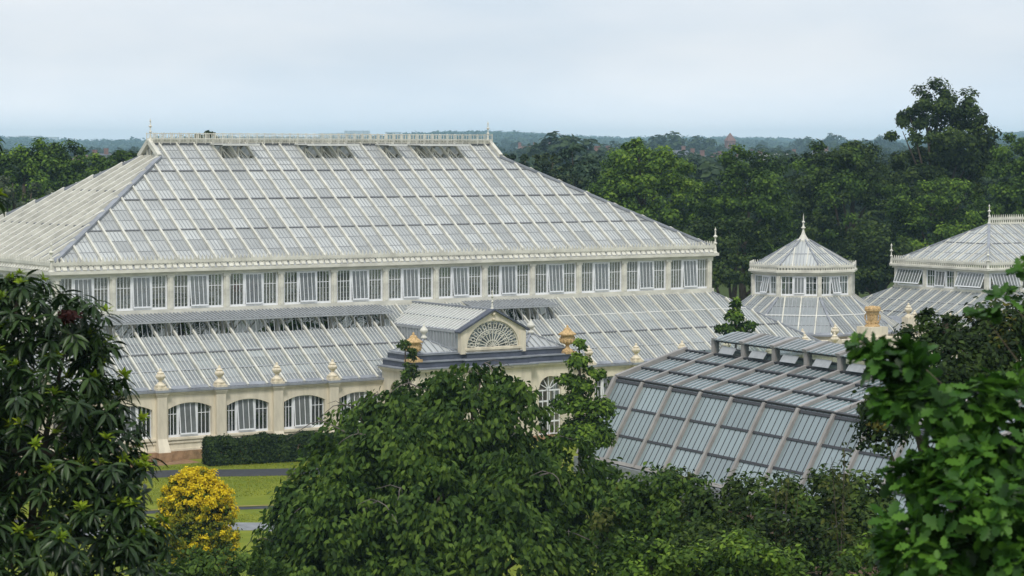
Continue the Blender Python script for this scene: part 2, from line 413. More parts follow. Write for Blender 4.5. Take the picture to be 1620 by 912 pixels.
# ================================================================== the large glasshouse
L_, W_ = 13*P, 22.74
ZS, ZT, ZE, ZB = 8.59, 10.73, 10.97, 11.57
ZG, D1, D2 = 4.10, 6.67, 6.3        # lower eave height; how far the lower aisle reaches out (front and left, right)
XL, XR, YF, YB = -D1, L_+D2, -D1, W_+D1
UP3 = Vector((0,0,1))
house = empty('glasshouse', (0,0,0), 'huge cream and glass Victorian glasshouse with hipped upper roof and arched stone front', 'glasshouse')
def build_house():
    sl = .656; yr = W_/2; gx, gy, gz = 11.8, 9.82, 18.01; zr = ZB+sl*yr; rx = 11.9
    ribx = [.65+1.3*k for k in range(39)]
    wlen = math.hypot(yr, zr-ZB)
    vb = .86*wlen
    vents = [(16.25,18.85),(22.75,26.65),(29.25,30.55),(31.85,35.75)]
    holes = [(a, b, vb, wlen-.12) for a, b in vents]
    laps = [(.25,.11,.05,'dark'),(.5,.12,.06,'dark'),(.745,.12,.06,'dark'),(.86,.06,.04,'lap')] + [(f,.03,.025,'lap') for f in (.083,.167,.333,.417,.583,.667,.80,.93)]
    slope(house, 'roof_slope', [(0,0,ZB),(L_,0,ZB),(L_-gx,gy,gz),(L_-rx,yr,zr),(rx,yr,zr),(gx,gy,gz)], ribx, (.135,.18), laps=laps, holes=holes, panes=12)
    lapse = [(.33,.13,.06,'dark'),(.66,.13,.06,'dark')]+[(f,.04,.03,'lap') for f in (.11,.22,.44,.55,.77,.88)]
    endr = [.65+1.3*k for k in range(17)]
    slope(house, 'roof_slope', [(0,0,ZB),(0,W_,ZB),(gx,W_-gy,gz),(gx,gy,gz)], endr, (.20,.26), laps=lapse, panes=9)
    slope(house, 'roof_slope', [(L_,0,ZB),(L_,W_,ZB),(L_-gx,W_-gy,gz),(L_-gx,gy,gz)], endr, (.18,.24), laps=lapse, rib_objs=False, panes=9)
    slope(house, 'roof_slope', [(0,W_,ZB),(L_,W_,ZB),(L_-gx,W_-gy,gz),(L_-rx,yr,zr),(rx,yr,zr),(gx,W_-gy,gz)], ribx, (.18,.24), laps=laps[:4], rib_objs=False, bars=.52)
    # hips in pale lead, gablets, ridge
    for sx in (0, 1):
        X = (lambda x: L_-x) if sx else (lambda x: x)
        for sy in (0, 1):
            Y = (lambda y: W_-y) if sy else (lambda y: y)
            h = MB(); h.beam((X(0),Y(0),ZB+.08),(X(gx),Y(gy),gz+.08),.34,.16,UP3)
            h.build('hip_capping', M['leadpale'], house)
            v = MB(); v.beam((X(gx-.05),Y(gy),gz+.1),(X(rx-.15),yr,zr+.12),.28,.3,UP3); v.build('bargeboard', M['cream'], house)
        g = MB(); x = X(gx+.06)
        g.beam((x,gy,gz+.08),(x,W_-gy,gz+.08),.2,.22,UP3)
        for k in range(-2, 3):
            yy = yr+k*.5; top = zr-.05-abs(k)*.5*.79
            g.beam((x,yy,gz+.1),(x,yy,top),.13,.1,(1,0,0))
        g.build('gablet_screen', M['cream'], house)
    r = MB(); r.box(rx-.1,L_-rx+.1,yr-.18,yr+.18,zr-.04,zr+.16,0); r.box(rx,L_-rx,yr-.27,yr-.19,zr-.22,zr-.02,1)
    r.box(rx,L_-rx,yr+.19,yr+.27,zr-.22,zr-.02,1); r.box(rx-.1,L_-rx+.1,yr-.24,yr+.24,zr+.16,zr+.24,0)
    r.build('ridge_walk', [M['cream'], M['dark']], house)
    for yy in (yr-.5, yr+.5):
        c = MB(); n = 42; x0, x1 = rx-.1, L_-rx+.1
        for k in range(n+1):
            x = x0+(x1-x0)*k/n; c.beam((x,yy,zr-.1),(x,yy,zr+.68),.04,.04,(0,1,0))
        for z in (.28,.62): c.beam((x0,yy,zr+z),(x1,yy,zr+z),.045,.045,UP3)
        for k in range(n*3):
            x = x0+(x1-x0)*(k+.5)/(n*3); c.beam((x,yy,zr+.05),(x,yy,zr+.60),.025,.025,(0,1,0))
        c.build('ridge_cresting', M['cream'], house)
    for x in (rx-.05, L_-rx+.05):
        f = MB(); iron_finial(f, (x,yr,zr+.2), 1.45); f.build('ridge_finial', M['cream'], house)
    for a, b in vents:
        f = MB(); x0, x1 = a-.1, b+.1
        p0 = [(x0,yr-.25,zr-.10),(x1,yr-.25,zr-.10),(x1,yr-2.15,zr-.13),(x0,yr-2.15,zr-.13)]
        f.poly(p0, 1); f.beam(p0[3],p0[2],.10,.14,UP3,0); f.beam(p0[0],p0[1],.10,.12,UP3,0)
        n = int((x1-x0)/.43)
        for k in range(n+1):
            x = x0+(x1-x0)*k/n; f.beam((x,yr-.25,zr-.09),(x,yr-2.15,zr-.12),.07,.08,UP3,0)
        f.build('roof_vent', [M['bar'], M['roofglass']], house)
        t = MB()
        for x in frange(a+.65, b, 1.3):
            t.beam((x-.55,gy+.1,gz-.35),(x,yr-.4,zr-.35),.09,.12,(0,1,0)); t.beam((x+.55,gy+.1,gz-.35),(x,yr-.4,zr-.35),.09,.12,(0,1,0)); t.beam((x,gy+.1,gz-.35),(x,yr-.35,zr-.3),.07,.1,(0,1,0))
        t.build('vent_gear', M['cream'], house)
    # --- upper eaves: cornice, cresting, gutter skirt
    c = MB()
    def ring(o0, z0, z1, mi=0, inn=.25):
        c.box(-o0,L_+o0,-o0,inn,z0,z1,mi); c.box(-o0,L_+o0,W_-inn,W_+o0,z0,z1,mi)
        c.box(-o0,inn,inn+.002,W_-inn-.002,z0,z1,mi); c.box(L_-inn,L_+o0,inn+.002,W_-inn-.002,z0,z1,mi)
    ring(.10, ZT, ZT+.13); ring(.22, ZT+.13, ZE-.03); ring(.40, ZE-.03, ZE+.17)
    c.build('cornice', M['cream'], house)
    def skirt(a, b, n):
        s = MB(); a = Vector(a); b = Vector(b); n = Vector(n); d = (b-a); k = int(d.length/.433); e = d.normalized()
        for i in range(k):
            q = a+e*((i+.5)*d.length/k); s.beam(q+n*.30+UP3*(ZE+.20), q-n*.06+UP3*(ZB+.06), .27, .10, UP3)
        s.poly([a+n*.3+UP3*(ZE+.172), b+n*.3+UP3*(ZE+.172), b-n*.02+UP3*(ZB-.02), a-n*.02+UP3*(ZB-.02)], 1)
        s.build('gutter_skirt', [M['cream'], M['lap']], house)
    skirt((0,0,0),(L_,0,0),(0,-1,0)); skirt((0,0,0),(0,W_,0),(-1,0,0)); skirt((L_,0,0),(L_,W_,0),(1,0,0)); skirt((0,W_,0),(L_,W_,0),(0,1,0))
    zc = ZE+.17; o = .2
    for a, b in (((-o,-o),(L_+o,-o)),((-o,-o),(-o,W_+o)),((L_+o,-o),(L_+o,W_+o)),((-o,W_+o),(L_+o,W_+o))):
        k = MB(); cresting(k, a, b, zc, .85, .27); k.build('eaves_cresting', M['cream'], house)
    for x, y in ((-o,-o),(L_+o,-o),(-o,W_+o),(L_+o,W_+o)):
        f = MB(); iron_finial(f, (x,y,zc), 1.9); f.build('corner_finial', M['cream'], house)
    # --- clerestory: columns and windows
    col = MB(); col.box(-.19,.19,-.10,.26,ZS-.32,ZT-.16); col.box(-.25,.25,-.15,.3,ZT-.16,ZT); col.box(-.24,.24,-.15,.3,ZS-.32,ZS-.02); col.box(-.1,.1,-.16,-.1,ZS-.02,ZT-.16)
    cp = col.build('column', M['cream'], house); cp.location = (.19,.02,0)
    for k in range(1, 14): link_copy(cp, house, (min(k*P, L_-.19),.02,0))
    ny = 6; py_ = W_/ny
    for k in range(0, ny+1):
        y = min(max(k*py_,.3), W_-.3)
        if k: link_copy(cp, house, (.02,y,0), R(-90))
        if k: link_copy(cp, house, (L_-.02,y,0), R(90))
    for k in range(1, 13): link_copy(cp, house, (k*P,W_-.02,0), R(180))
    wk = WindowKind(P-.40, ZT-ZS, frame=.11, glass='clerglass')
    for k in range(13): wk.put(house, (k*P+.20,.05,ZS))
    wy = WindowKind(py_-.5, ZT-ZS, glass='clerglass')
    for k in range(ny): wy.put(house, (.05,(k+1)*py_-.25,ZS), R(-90))
    for k in range(ny): wy.put(house, (L_-.05,k*py_+.25,ZS), R(90))
    for k in range(13): wk.put(house, ((k+1)*P-.20,W_-.05,ZS), R(180))
    s = MB()
    s.box(-.14,L_+.14,-.14,.3,ZS-.34,ZS-.005); s.box(-.14,L_+.14,W_-.3,W_+.14,ZS-.34,ZS-.005)
    s.box(-.14,.3,.302,W_-.302,ZS-.34,ZS-.005); s.box(L_-.3,L_+.14,.302,W_-.302,ZS-.34,ZS-.005)
    s.build('sill_beam', M['cream'], house)
    # --- lower roof
    zt = 8.28; ze = ZG+.12; e = .14
    lap2 = [(.46,.12,.06,'dark'),(.73,.08,.04,'bar'),(.24,.08,.05,'bargrey'),(.02,.3,.05,'leadpale')]+[(f,.03,.02,'lap') for f in (.12,.36,.6,.86)]
    low = dict(bars=.26, bar=(.04,.035), bar_m='bar', glass='lowglass', rib=(.12,.16), panes=8)
    fl = math.hypot(D1-e, zt-ze)
    flaps = [(.65+D1, 22.75+D1), (29.25+D1, 35.75+D1)]
    rf = [D1+.65+1.3*k for k in range(-5, 44)]
    slope(house, 'lower_roof_slope', [(XL,YF,ze),(XR,YF,ze),(L_,-e,zt),(0,-e,zt)], [u for u in rf if u > D1-1], laps=lap2, holes=[(a, b, .70*fl, .985*fl) for a, b in flaps], **low)
    rs = [.65+1.3*k for k in range(0, 27)]
    slope(house, 'lower_roof_slope', [(XL,YF,ze),(XL,YB,ze),(-e,W_,zt),(-e,0,zt)], rs, laps=lap2[:4], rib_objs=False, **low)
    slope(house, 'lower_roof_slope', [(XR,YF,ze),(XR,YB,ze),(L_+e,W_,zt),(L_+e,0,zt)], rs, laps=lap2[:4], rib_objs=False, **low)
    slope(house, 'lower_roof_slope', [(XL,YB,ze),(XR,YB,ze),(L_,W_+e,zt),(0,W_+e,zt)], rf, laps=lap2[:2], rib_objs=False, **low)
    for a, b in (((XL,YF),(0,0)),((XR,YF),(L_,0)),((XL,YB),(0,W_)),((XR,YB),(L_,W_))):
        h = MB(); h.beam((*a,ze+.07),(*b,zt+.07),.26,.12,UP3); h.build('hip_capping', M['leadpale'], house)
    for a, b in flaps:          # long ventilator lights propped open under the clerestory sill
        f = MB(); x0, x1 = a-D1, b-D1
        A, B = Vector((0,-.16,8.30)), Vector((0,-2.1,7.93)); X = lambda x, v: Vector((x, v.y, v.z))
        f.poly([X(x0,A),X(x1,A),X(x1,B),X(x0,B)], 1); f.beam(X(x0,B),X(x1,B),.09,.09,UP3,0)
        n = int((x1-x0)/.26)
        for k in range(n+1):
            x = x0+(x1-x0)*k/n; f.beam(X(x,A),X(x,B),.09,.10,UP3,0,.05)
        f.build('ventilator', [M['bargrey'], M['lowglass']], house)
        g = MB(); zz = lambda y: ze+(zt-ze)*(y+D1)/(D1-e)
        for x in frange(x0+.325, x1, .65):
            g.beam((x-.3,-2.35,zz(-2.35)-.1),(x+.12,-1.0,7.9),.05,.05,(0,1,0)); g.beam((x,-2.2,zz(-2.2)+.04),(x,-2.05,7.9),.035,.035,(0,1,0))
        g.build('vent_gear', M['bargrey'], house)
    # --- lower walls: arched bays between pilasters
    w = MB(); OW = 2.87
    def run(a, b, n, bays, skip=()):
        a = Vector((*a,0)); b = Vector((*b,0)); d = (b-a); bw = d.length/bays; d.normalize()
        for k in range(bays):
            if k in skip: continue
            arch_bay(w, a+d*bw*k, d, n, bw, min(OW, bw-.75), .55, 1.36, 3.08, .34, ZG-.2, .42)
    fx = [(XL,XL/2),(XL/2,0)]+[(k*P,(k+1)*P) for k in range(5)]+[(k*P,(k+1)*P) for k in range(8,13)]+[(L_,L_+D2/2),(L_+D2/2,XR)]
    for a, b in fx: run((a,YF),(b,YF),(0,-1,0),1)
    run((XR,YB),(XL,YB),(0,1,0),17); run((XL,YB-.42),(XL,YF+.42),(-1,0,0),9); run((XR,YF+.42),(XR,YB-.42),(1,0,0),9)
    w.build('wall', M['wall'], house)
    pl = MB(); o = .16
    for z0, z1, oo, mi in ((-.1,.56,.2,1),(.56,.66,.13,0),(1.02,1.12,.07,0),(1.22,1.34,.13,0)):
        for a, b in ((XL-oo,19.2),(31.5,XR+oo)): pl.box(a,b,YF-oo,YF-.002,z0,z1,mi)
        pl.box(XL-oo,XR+oo,YB+.002,YB+oo,z0,z1,mi)
        pl.box(XL-oo,XL-.002,YF,YB,z0,z1,mi); pl.box(XR+.002,XR+oo,YF,YB,z0,z1,mi)
    pl.build('plinth', [M['wall'], M['brown']], house)
    gt = MB()
    def band(oo, z0, z1, mi=0):
        gt.box(XL-oo,XR+oo,YF-oo,YF+.4,z0,z1,mi); gt.box(XL-oo,XR+oo,YB-.4,YB+oo,z0,z1,mi)
        gt.box(XL-oo,XL+.4,YF+.402,YB-.402,z0,z1,mi); gt.box(XR-.4,XR+oo,YF+.402,YB-.402,z0,z1,mi)
    band(.06, ZG-.2, ZG-.10); band(.15, ZG-.10, ZG); band(.24, ZG, ZG+.13, 1)
    gt.build('parapet_cornice', [M['wall'], M['leadpale']], house)
    pil = MB()
    pil.add([(-.31,-.27,.95),(.31,-.27,.95),(.31,0,.95),(-.31,0,.95),(-.31,-.27,ZG-.2),(.31,-.27,ZG-.2),(.31,0,ZG-.2),(-.31,0,ZG-.2)],[(0,3,2,1),(0,1,5,4),(1,2,6,5),(3,0,4,7)])
    pil.add([(-.38,-.62,.56),(.38,-.62,.56),(.38,0,.56),(-.38,0,.56),(-.31,-.275,1.35),(.31,-.275,1.35),(.31,0,1.35),(-.31,0,1.35)],[(0,3,2,1),(4,5,6,7),(0,1,5,4),(1,2,6,5),(2,3,7,6),(3,0,4,7)])
    pil.box(-.42,.42,-.68,0,-.1,.558,1); pil.box(-.36,.36,-.32,0,ZG-.2,ZG-.1); pil.box(-.42,.42,-.38,0,ZG-.1,ZG+.02); pil.box(-.48,.48,-.44,.25,ZG+.02,ZG+.16,2)
    pp = None; fin = None
    fm = MB(); fm.box(-.36,.36,-.36,.36,0,.14); fm.box(-.27,.27,-.27,.27,.14,.24); fm.lathe((0,0,.24), finial_profile(1.08), 14)
    spots = [(x,YF,0) for x in [XL+.4,XL/2]+[k*P for k in range(0,5)]+[k*P for k in range(9,14)]+[L_+D2/2,XR-.4]]
    n9 = (YB-YF)/9
    spots += [(XL,YF+n9*k,-90) for k in range(1,9)]+[(XR,YF+n9*k,90) for k in range(1,9)]
    for x, y, rz in spots:
        if pp is None:
            pp = pil.build('pilaster', [M['wall'],M['brown'],M['leadpale']], house); fin = fm.build('stone_finial', M['stone'], house)
            a, b = pp, fin
        else: a, b = link_copy(pp, house), link_copy(fin, house)
        a.location = (x,y,0); a.rotation_euler[2] = R(rz)
        v = Matrix.Rotation(R(rz),3,'Z') @ Vector((0,-.05,0))
        b.location = (x+v.x, y+v.y, ZG+.16); b.rotation_euler[2] = R(rz)
    lw = WindowKind(OW+.1, 2.15, light=(.26,.42,.32), nbars=3)
    lw.parts = window_mesh(OW+.1, 2.12, light=(.26,.42,.32), nbars=3)
    for a, b in fx:
        ow = min(OW, b-a-.75)
        if ow < OW-.01: continue
        lw.put(house, ((a+b)/2-OW/2-.05,YF+.2,1.36))
    w4 = WindowKind(OW+.1, 2.12, light=(.26,.42,.32), nbars=3)
    for k in range(9):
        y = YF+.42+(YB-YF-.84)*(k+.5)/9
        lw.put(house, (XL+.2,y+OW/2+.05,1.36), R(-90)); lw.put(house, (XR-.2,y-OW/2-.05,1.36), R(90))
    # --- inside: floor, gallery, columns carrying the clerestory
    fl_ = MB(); fl_.box(XL+.4,XR-.4,YF+.4,YB-.4,-.05,.05); fl_.build('floor', M['floor'], house)
    gl = MB(); z = ZS-.14
    gl.box(.35,L_-.35,.35,1.7,z-.12,z); gl.box(.35,L_-.35,W_-1.7,W_-.35,z-.12,z); gl.box(.35,1.7,1.702,W_-1.702,z-.12,z); gl.box(L_-1.7,L_-.35,1.702,W_-1.702,z-.12,z)
    for yy in (1.66, W_-1.66):
        for zz in (.35,.7,1.05): gl.beam((.5,yy,z+zz),(L_-.5,yy,z+zz),.04,.04,UP3)
        for x in frange(1.3, L_, 1.3): gl.beam((x,yy,z),(x,yy,z+1.05),.05,.05,(0,1,0))
    gl.build('gallery', M['cream'], house)
    ic = MB(); ic.lathe((0,0,0), [(.3,0),(.3,.3),(.19,.4),(.16,7.2),(.26,7.5),(.30,8.1),(.32,ZS-.3)], 12)
    for sg in (-1, 1):
        pts = [(sg*(.2+.75*math.sin(t)), 0, 8.15-.75+ .75*(1-math.cos(t))) for t in [math.pi/2*k/6 for k in range(7)]]
        ic.tube(pts, .05, 6)
    i0 = None
    for y in (.45, W_-.45):
        for k in range(0, 14):
            x = min(max(k*P,.4), L_-.4)
            if i0 is None: i0 = ic.build('interior_column', M['cream'], house, (x,y,0))
            else: link_copy(i0, house, (x,y,0))
    tr = MB()
    for k in range(0, 13):       # curved principal rafters of the upper roof
        x = (k+.5)*P
        if not 11.9 < x < L_-11.9: continue
        for sg in (-1, 1):
            Y = lambda y: y if sg < 0 else W_-y
            tr.beam((x,Y(.5),ZB-.1),(x,Y(yr),zr-.45),.12,.3,(0,1,0))
        tr.beam((x,gy-3,gz-2.3),(x,W_-gy+3,gz-2.3),.1,.16,UP3)
    tr.build('roof_truss', M['cream'], house)
    # ------------------------------------------------ entrance portico
    X0, X1, Y0, Y1 = 19.2, 31.5, -10.3, YF; cx = 25.35; zc = 4.72
    w = MB()
    fb = (X1-X0-.6-5.0)/2
    arch_bay(w, (X0+.3,Y0,0), (1,0,0), (0,-1,0), fb, 1.75, .3, .3, 3.2, .87, zc, .4, 0, 14)
    arch_bay(w, (cx-2.5,Y0-.35,0), (1,0,0), (0,-1,0), 5.0, 2.6, .3, .3, 3.0, 1.3, zc, .4, 0, 16)
    arch_bay(w, (cx+2.5,Y0,0), (1,0,0), (0,-1,0), fb, 1.75, .3, .3, 3.2, .87, zc, .4, 0, 14)
    arch_bay(w, (X0,Y1,0), (0,-1,0), (-1,0,0), Y1-Y0-.3, 1.5, .3, 1.4, 3.3, .75, zc, .4, 0, 14)
    arch_bay(w, (X1,Y0+.3,0), (0,1,0), (1,0,0), Y1-Y0-.3, 1.5, .3, 1.4, 3.3, .75, zc, .4, 0, 14)
    for (a, b) in (((X0,Y0+.3),(X0+.3,Y0)),((X1-.3,Y0),(X1,Y0+.3))):
        w.beam((*a,(zc+.3)/2),(*b,(zc+.3)/2),.1,zc-.3,UP3)
    w.build('portico_wall', M['wall'], house)
    st = MB(); st.box(X0-.15,X1+.15,Y0-.15,Y1,-.1,.298); st.box(cx-2.7,cx+2.7,Y0-.6,Y0-.152,-.1,.296); st.build('portico_base', M['brown'], house)
    def tier(mb, o, z0, z1, mi=0):
        pts = [(X0-o,Y1+.1),(X0-o,Y0+.3-o*.4),(X0+.3-o*.4,Y0-o),(cx-2.5-o,Y0-o),(cx-2.5-o,Y0-.35-o),(cx+2.5+o,Y0-.35-o),(cx+2.5+o,Y0-o),(X1-.3+o*.4,Y0-o),(X1+o,Y0+.3-o*.4),(X1+o,Y1+.1)]
        n = len(pts); vs = [(x,y,z0) for x, y in pts]+[(x,y,z1) for x, y in pts]
        mb.add(vs, [tuple(range(n)), tuple(range(2*n-1,n-1,-1))]+[(i,(i+1)%n,n+(i+1)%n,n+i) for i in range(n)], mi)
    pc = MB(); tier(pc,.10,zc,zc+.1,0); tier(pc,.24,zc+.1,zc+.24,0); tier(pc,.34,zc+.24,zc+.32,1); tier(pc,-.1,zc+.32,zc+.66,2); tier(pc,-.02,zc+.66,zc+.74,1); tier(pc,-.45,zc+.74,zc+1.06,2); tier(pc,-.38,zc+1.06,zc+1.12,1)
    pc.build('portico_parapet', [M['wall'], M['leadpale'], M['lead']], house)
    dr = MB()
    for xx, wd in ((X0+.3+fb/2,1.75),(cx,2.6),(cx+2.5+fb/2,1.75)):
        yy = Y0+.22-(.35 if abs(xx-cx) < .1 else 0)
        dr.add([(xx-wd/2,yy,.3),(xx+wd/2,yy,.3),(xx+wd/2,yy,4.3),(xx-wd/2,yy,4.3)],[(0,1,2,3)],1)
        for q in (-.5,-.02,.02,.5): dr.box(xx+wd*q-.06,xx+wd*q+.06,yy-.06,yy-.01,.3,3.2)
        for q in (-.26,.26): dr.box(xx+wd*q-.025,xx+wd*q+.025,yy-.05,yy-.01,.3,3.2)
        for z in (.3,1.1,1.75,2.4,3.1): dr.box(xx-wd/2,xx+wd/2,yy-.045,yy-.012,z,z+.1)
        for t in range(1, 6):
            an = math.pi*t/6; dr.beam((xx,yy-.03,3.2),(xx+wd/2*math.cos(an),yy-.03,3.2+wd/2*math.sin(an)),.05,.03,(0,1,0))
    dr.build('door_screen', [M['white'], M['winglass']], house)
    zb = zc+1.12
    for sx in (-1, 1):          # little glazed hip roofs either side of the pediment
        xa, xb = (X0+.55, cx-2.5) if sx < 0 else (cx+2.5, X1-.55)
        ya, yb = Y0+.5, Y1-.1; ax, ay, az = (xa+xb)/2, (ya+yb)/2, zb+.85
        for e in (((xa,ya),(xb,ya)),((xa,yb),(xb,yb)),((xa,ya),(xa,yb)),((xb,ya),(xb,yb))):
            slope(house, 'side_roof_slope', [(*e[0],zb),(*e[1],zb),(ax,ay,az)], bars=.42, bar=(.06,.06), glass='roofglass', laps=[(.03,.14,.05,'leadpale')])
        hp = MB()
        for x in (xa, xb):
            for y in (ya, yb): hp.beam((x,y,zb+.04),(ax,ay,az+.04),.13,.08,UP3)
        hp.build('hip_capping', M['leadpale'], house)
        f = MB(); f.lathe((ax,ay,az-.02), [(.16,0),(.22,.1),(.12,.2),(.10,.3),(.25,.45),(.27,.55),(.18,.68),(.08,.8),(.05,.9),(0,.98)], 12); f.build('ball_finial', M['cream'], house)
    # pediment with fanlight, glazed gable behind it
    gw, ez, rz_ = 2.42, 7.17, 8.42; gy0 = Y0+.25; bz = zb-.1
    pd = MB(); N = 28; ew, eh, ecz = 1.95, 1.66, zb+.28
    def outer(t):
        c, s_ = math.cos(t), math.sin(t); best = 1e9
        if abs(c) > 1e-6: best = min(best, gw/abs(c))
        # raking edge: z = rz - (rz-ez)*|x|/gw
        den = s_+(rz_-ez)/gw*abs(c)
        if den > 1e-6: best = min(best, (rz_-ecz)/den)
        return best
    ts = sorted(set([math.pi*k/N for k in range(N+1)]+[math.atan2(ez-ecz,gw), math.pi-math.atan2(ez-ecz,gw), math.pi/2]))
    for ta, tb in zip(ts, ts[1:]):
        ring_ = []
        for yy in (gy0, gy0+.35):
            for t in (ta, tb):
                o_ = outer(t); ring_ += [(cx+ew*math.cos(t),yy,ecz+eh*math.sin(t)),(cx+o_*math.cos(t),yy,ecz+o_*math.sin(t))]
        pd.add(ring_, [(0,1,3,2),(4,6,7,5),(0,2,6,4),(1,5,7,3)], 0)
    pd.box(cx-gw,cx+gw,gy0,gy0+.35,bz,ecz,0); pd.box(cx-gw+.3,cx+gw-.3,gy0-.1,gy0-.004,ecz-.16,ecz-.02,0)
    pd.box(cx-gw-.03,cx-gw+.42,gy0-.05,gy0-.003,bz,ez-.1,0); pd.box(cx+gw-.42,cx+gw+.03,gy0-.05,gy0-.003,bz,ez-.1,0)
    pdo = pd.build('pediment', M['wall'], house)
    rk = MB()
    for sg in (-1, 1): rk.beam((cx+sg*(gw+.22),gy0+.1,ez-.05),(cx,gy0+.1,rz_+.07),.62,.11,UP3)
    rk.build('raking_cornice', M['lead'], pdo)
    kb = MB()
    for z, r_ in ((rz_-.22,.12),(rz_-.55,.09)): kb.lathe((cx,gy0-.06,z-r_), [(0,0),(r_*.8,r_*.4),(r_,r_),(r_*.8,r_*1.6),(0,r_*2)], 10)
    kb.build('boss', M['stone'], pdo)
    fan = MB(); yy = gy0+.12
    E = lambda t, k: Vector((cx+ew*k*math.cos(t), yy, ecz+eh*k*math.sin(t)))
    fan.poly([Vector((p.x, yy+.09, p.z)) for p in [E(math.pi*k/24,1.0) for k in range(25)]], 1)
    for k0, th in ((.985,.07),(.66,.045),(.25,.05)):
        for k in range(24): fan.beam(E(math.pi*k/24,k0),E(math.pi*(k+1)/24,k0),.05,th,(0,0,1))
    for k in range(13): fan.beam(E(math.pi*k/12,.22),E(math.pi*k/12,.64),.05,.045,(0,1,0))
    for k in range(24):
        a = math.pi*(k+.5)/24; fan.beam(E(a,.66),E(a,.98),.035,.03,(0,1,0))
    for k in range(12):                       # scrolled tracery: loops between the spokes
        a = math.pi*(k+.5)/12
        for rr, kk in ((.13,.80),(.085,.56),(.07,.93)):
            cc = E(a, kk); ps = [cc+Vector((rr*math.cos(q),0,rr*math.sin(q))) for q in [2*math.pi*i/10 for i in range(11)]]
            fan.tube(ps, .022, 4)
    fan.lathe((0,0,0), [(0,0)], 3) if False else None
    for k in range(9):
        a = math.pi*k/8; fan.beam(E(0,0)*1.0+Vector((-ew*0,0,0)) if False else Vector((cx,yy,ecz)),E(a,.22),.04,.09,(0,1,0))
    fan.build('fanlight', [M['cream'], M['winglass']], pdo)
    f = MB(); iron_finial(f, (cx,gy0+.12,rz_+.1), 1.25); f.build('iron_finial', M['cream'], pdo)
    yb = -.3; ylow = lambda z: -e_ if False else (z-ze)/(zt-ze)*(D1-.14)-D1
    for sg in (-1, 1):
        ex = cx+sg*gw
        slope(house, 'gable_roof_slope', [(ex,gy0+.35,ez),(ex,ylow(ez)+.3,ez),(cx,yb,rz_),(cx,gy0+.35,rz_)], bars=.40, bar=(.10,.07), bar_m='bar', glass='roofglass', laps=[(.5,.09,.06,'lap'),(.02,.14,.06,'leadpale')])
        sd = MB(); ya = gy0+.35; y2 = ylow(bz+.2)
        sd.add([(ex,ya,bz),(ex,ylow(bz)+.2,bz),(ex,ylow(ez)+.2,ez),(ex,ya,ez)], [(0,1,2,3)], 1)
        for y in frange(ya+.3, ylow(ez), .36):
            z0 = max(bz, ze+(y+D1)*(zt-ze)/(D1-.14)); sd.box(ex-.045,ex+.045,y-.05,y+.05,z0,ez-.02,0)
        sd.beam((ex,ya,ez-.04),(ex,ylow(ez),ez-.04),.13,.14,UP3,0); sd.beam((ex,ya,bz+.35),(ex,ylow(bz+.35),bz+.35),.11,.12,UP3,0)
        sd.build('gable_side', [M['bargrey'], M['lowglass']], house)
    rg = MB(); rg.beam((cx,gy0+.3,rz_+.06),(cx,yb,rz_+.06),.24,.12,UP3); rg.build('gable_ridge', M['leadpale'], house)
build_house()

# golden urns
def urn(loc, label, rz=0):
    t = empty('urn', loc, label, 'urn', 'ochre stone urns on the parapets', rz)
    b = MB(); b.box(-.42,.42,-.42,.42,0,.16); b.lathe((0,0,.16), [(.40,0),(.36,.08),(.22,.16),(.14,.26),(.12,.36),(.16,.42),(.26,.46)], 18); b.build('foot', M['gold'], t)
    c = MB(); c.lathe((0,0,.60), [(.2,0),(.32,.06),(.40,.18),(.43,.32),(.41,.5),(.45,.58)], 20)
    for k in range(10):
        a = 2*math.pi*k/10; c.lathe((.40*math.cos(a),.40*math.sin(a),.66), [(0,0),(.07,.05),(.09,.16),(.07,.28),(0,.34)], 6)
    for k in (0,1):
        a = math.pi*k; c.tube([(math.cos(a)*r,math.sin(a)*r,z) for r, z in ((.42,.75),(.56,.85),(.58,1.0),(.46,1.12))], .05, 6)
    c.build('bowl', M['gold'], t)
    d = MB(); d.lathe((0,0,1.18), [(.46,0),(.58,.03),(.58,.10),(.48,.16),(.36,.24),(.26,.32),(.22,.42),(.13,.48),(.06,.52),(.08,.58),(.06,.64),(0,.68)], 20); d.build('lid', M['gold'], t)
    return t
urn((19.55,-9.9,4.72+1.06-.36), 'golden urn on the left corner of the entrance parapet, leaves at its foot')
urn((31.15,-9.9,4.72+1.06-.36), 'golden urn on the right corner of the entrance parapet behind the upright young tree')

